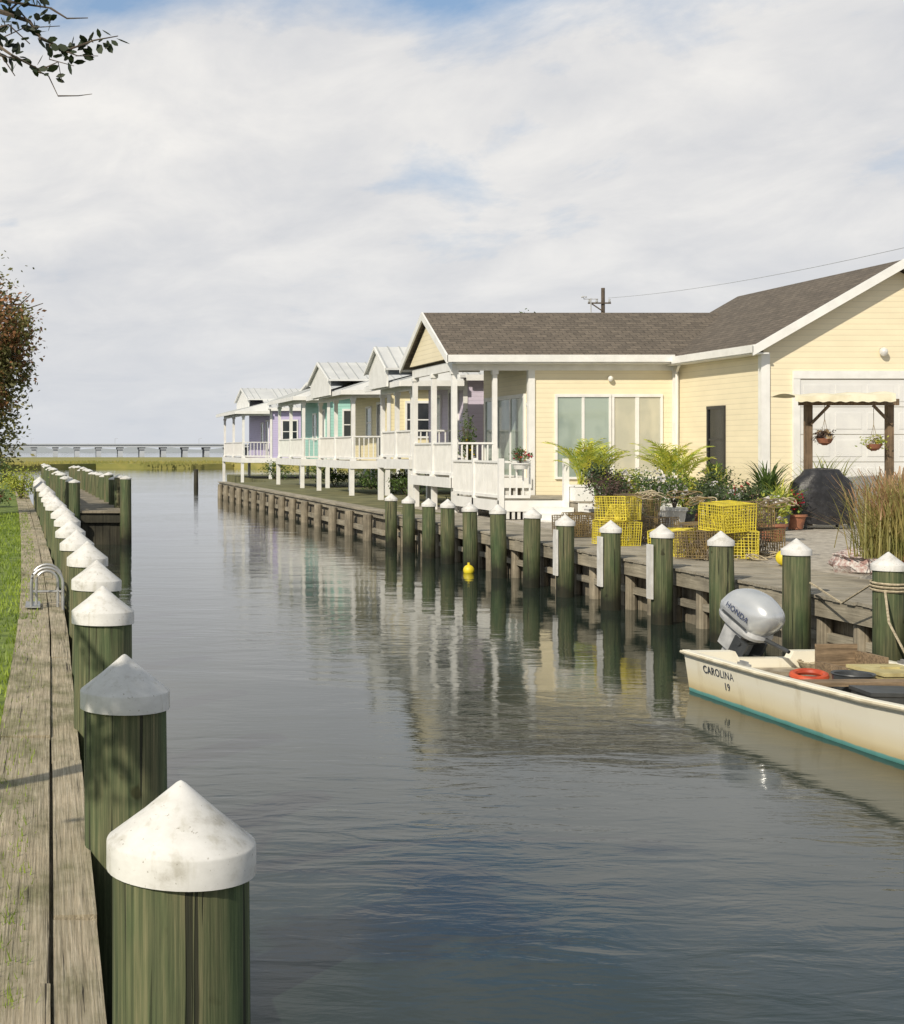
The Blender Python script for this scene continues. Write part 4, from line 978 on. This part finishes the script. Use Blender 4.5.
cb=N(nt,'ShaderNodeCombineXYZ'); L(nt,u,cb.inputs[0]); L(nt,v,cb.inputs[1])
def nz(scale,off,detail,rough,dist=.2):
    mp=N(nt,'ShaderNodeMapping'); mp.inputs['Location'].default_value=off; mp.inputs['Scale'].default_value=scale; L(nt,cb.outputs[0],mp.inputs[0])
    n=N(nt,'ShaderNodeTexNoise'); n.inputs['Scale'].default_value=1; n.inputs['Detail'].default_value=detail; n.inputs['Roughness'].default_value=rough; n.inputs['Distortion'].default_value=dist
    L(nt,mp.outputs[0],n.inputs[0]); return n.outputs['Fac']
n1=nz((1.3,1.0,1),(5.3,2.9,0),9,.58); n2=nz((3.2,2.2,1),(7.1,4.2,0),10,.60,.4); n3=nz((1.1,.8,1),(1.1,9.2,0),6,.55,.3)
cov=mth('ADD',mth('MULTIPLY',n1,.7),mth('MULTIPLY',n2,.3))
brk=mth('MAXIMUM',mth('MULTIPLY',mth('MAXIMUM',mth('SUBTRACT',zc,.235),0.0),-3.0),-.20)
thr=mth('ADD',brk,.12)
cf=ramp(nt,mth('ADD',cov,thr),[(.38,.0),(.55,1.0)])
shv=mth('ADD',mth('MULTIPLY',n2,.5),mth('MULTIPLY',n3,.5))
shade=ramp(nt,shv,[(.36,(6.3,6.45,6.8)),(.50,(7.7,7.65,7.65)),(.62,(9.0,8.8,8.5))])
mx=N(nt,'ShaderNodeMix',data_type='RGBA'); L(nt,cf.outputs[0],mx.inputs[0]); L(nt,shade.outputs[0],mx.inputs[7])
sb=N(nt,'ShaderNodeMix',data_type='RGBA'); sb.inputs[0].default_value=.5; L(nt,sky.outputs[0],sb.inputs[6]); sb.inputs[7].default_value=(3.4,5.2,7.8,1)
L(nt,sb.outputs[2],mx.inputs[6])
# grey cloud deck added above the view so near water mirrors less blue
dk=ramp(nt,zc,[(.31,.0),(.40,1.0)])
ov=ramp(nt,cov,[(.36,(2.6,3.0,3.3)),(.60,(5.0,5.1,5.1))])
om=N(nt,'ShaderNodeMix',data_type='RGBA'); L(nt,mth('MULTIPLY',dk.outputs[0],.85),om.inputs[0]); L(nt,mx.outputs[2],om.inputs[6]); L(nt,ov.outputs[0],om.inputs[7])
hz=mth('POWER',mth('SUBTRACT',1.0,mth('MINIMUM',mth('MULTIPLY',zc,3.6),1.0)),2.2)
hm=N(nt,'ShaderNodeMix',data_type='RGBA'); L(nt,mth('MULTIPLY',hz,.85),hm.inputs[0]); L(nt,om.outputs[2],hm.inputs[6]); hm.inputs[7].default_value=(6.5,6.8,7.3,1)
L(nt,hm.outputs[2],bg.inputs[0]); bg.inputs[1].default_value=.1
sl=bpy.data.lights.new('sun','SUN'); sl.energy=4.2; sl.angle=math.radians(.5); sl.color=(1,.905,.75)
so=bpy.data.objects.new('sun',sl); COL.objects.link(so); so.rotation_euler=sunv.to_track_quat('Z','Y').to_euler(); so.location=(-20,-20,30)
cd=bpy.data.cameras.new('camera'); co=bpy.data.objects.new('camera',cd); COL.objects.link(co); sc.camera=co
co.location=(0,0,2.4); co.rotation_euler=(math.radians(90),0,0)
cd.sensor_fit='HORIZONTAL'; cd.sensor_width=36; cd.lens=36*F/904; cd.shift_x=(452-50)/904; cd.shift_y=-62/904; cd.clip_start=.05; cd.clip_end=6000
sc.view_settings.view_transform='Standard'; sc.view_settings.look='None'; sc.view_settings.exposure=0
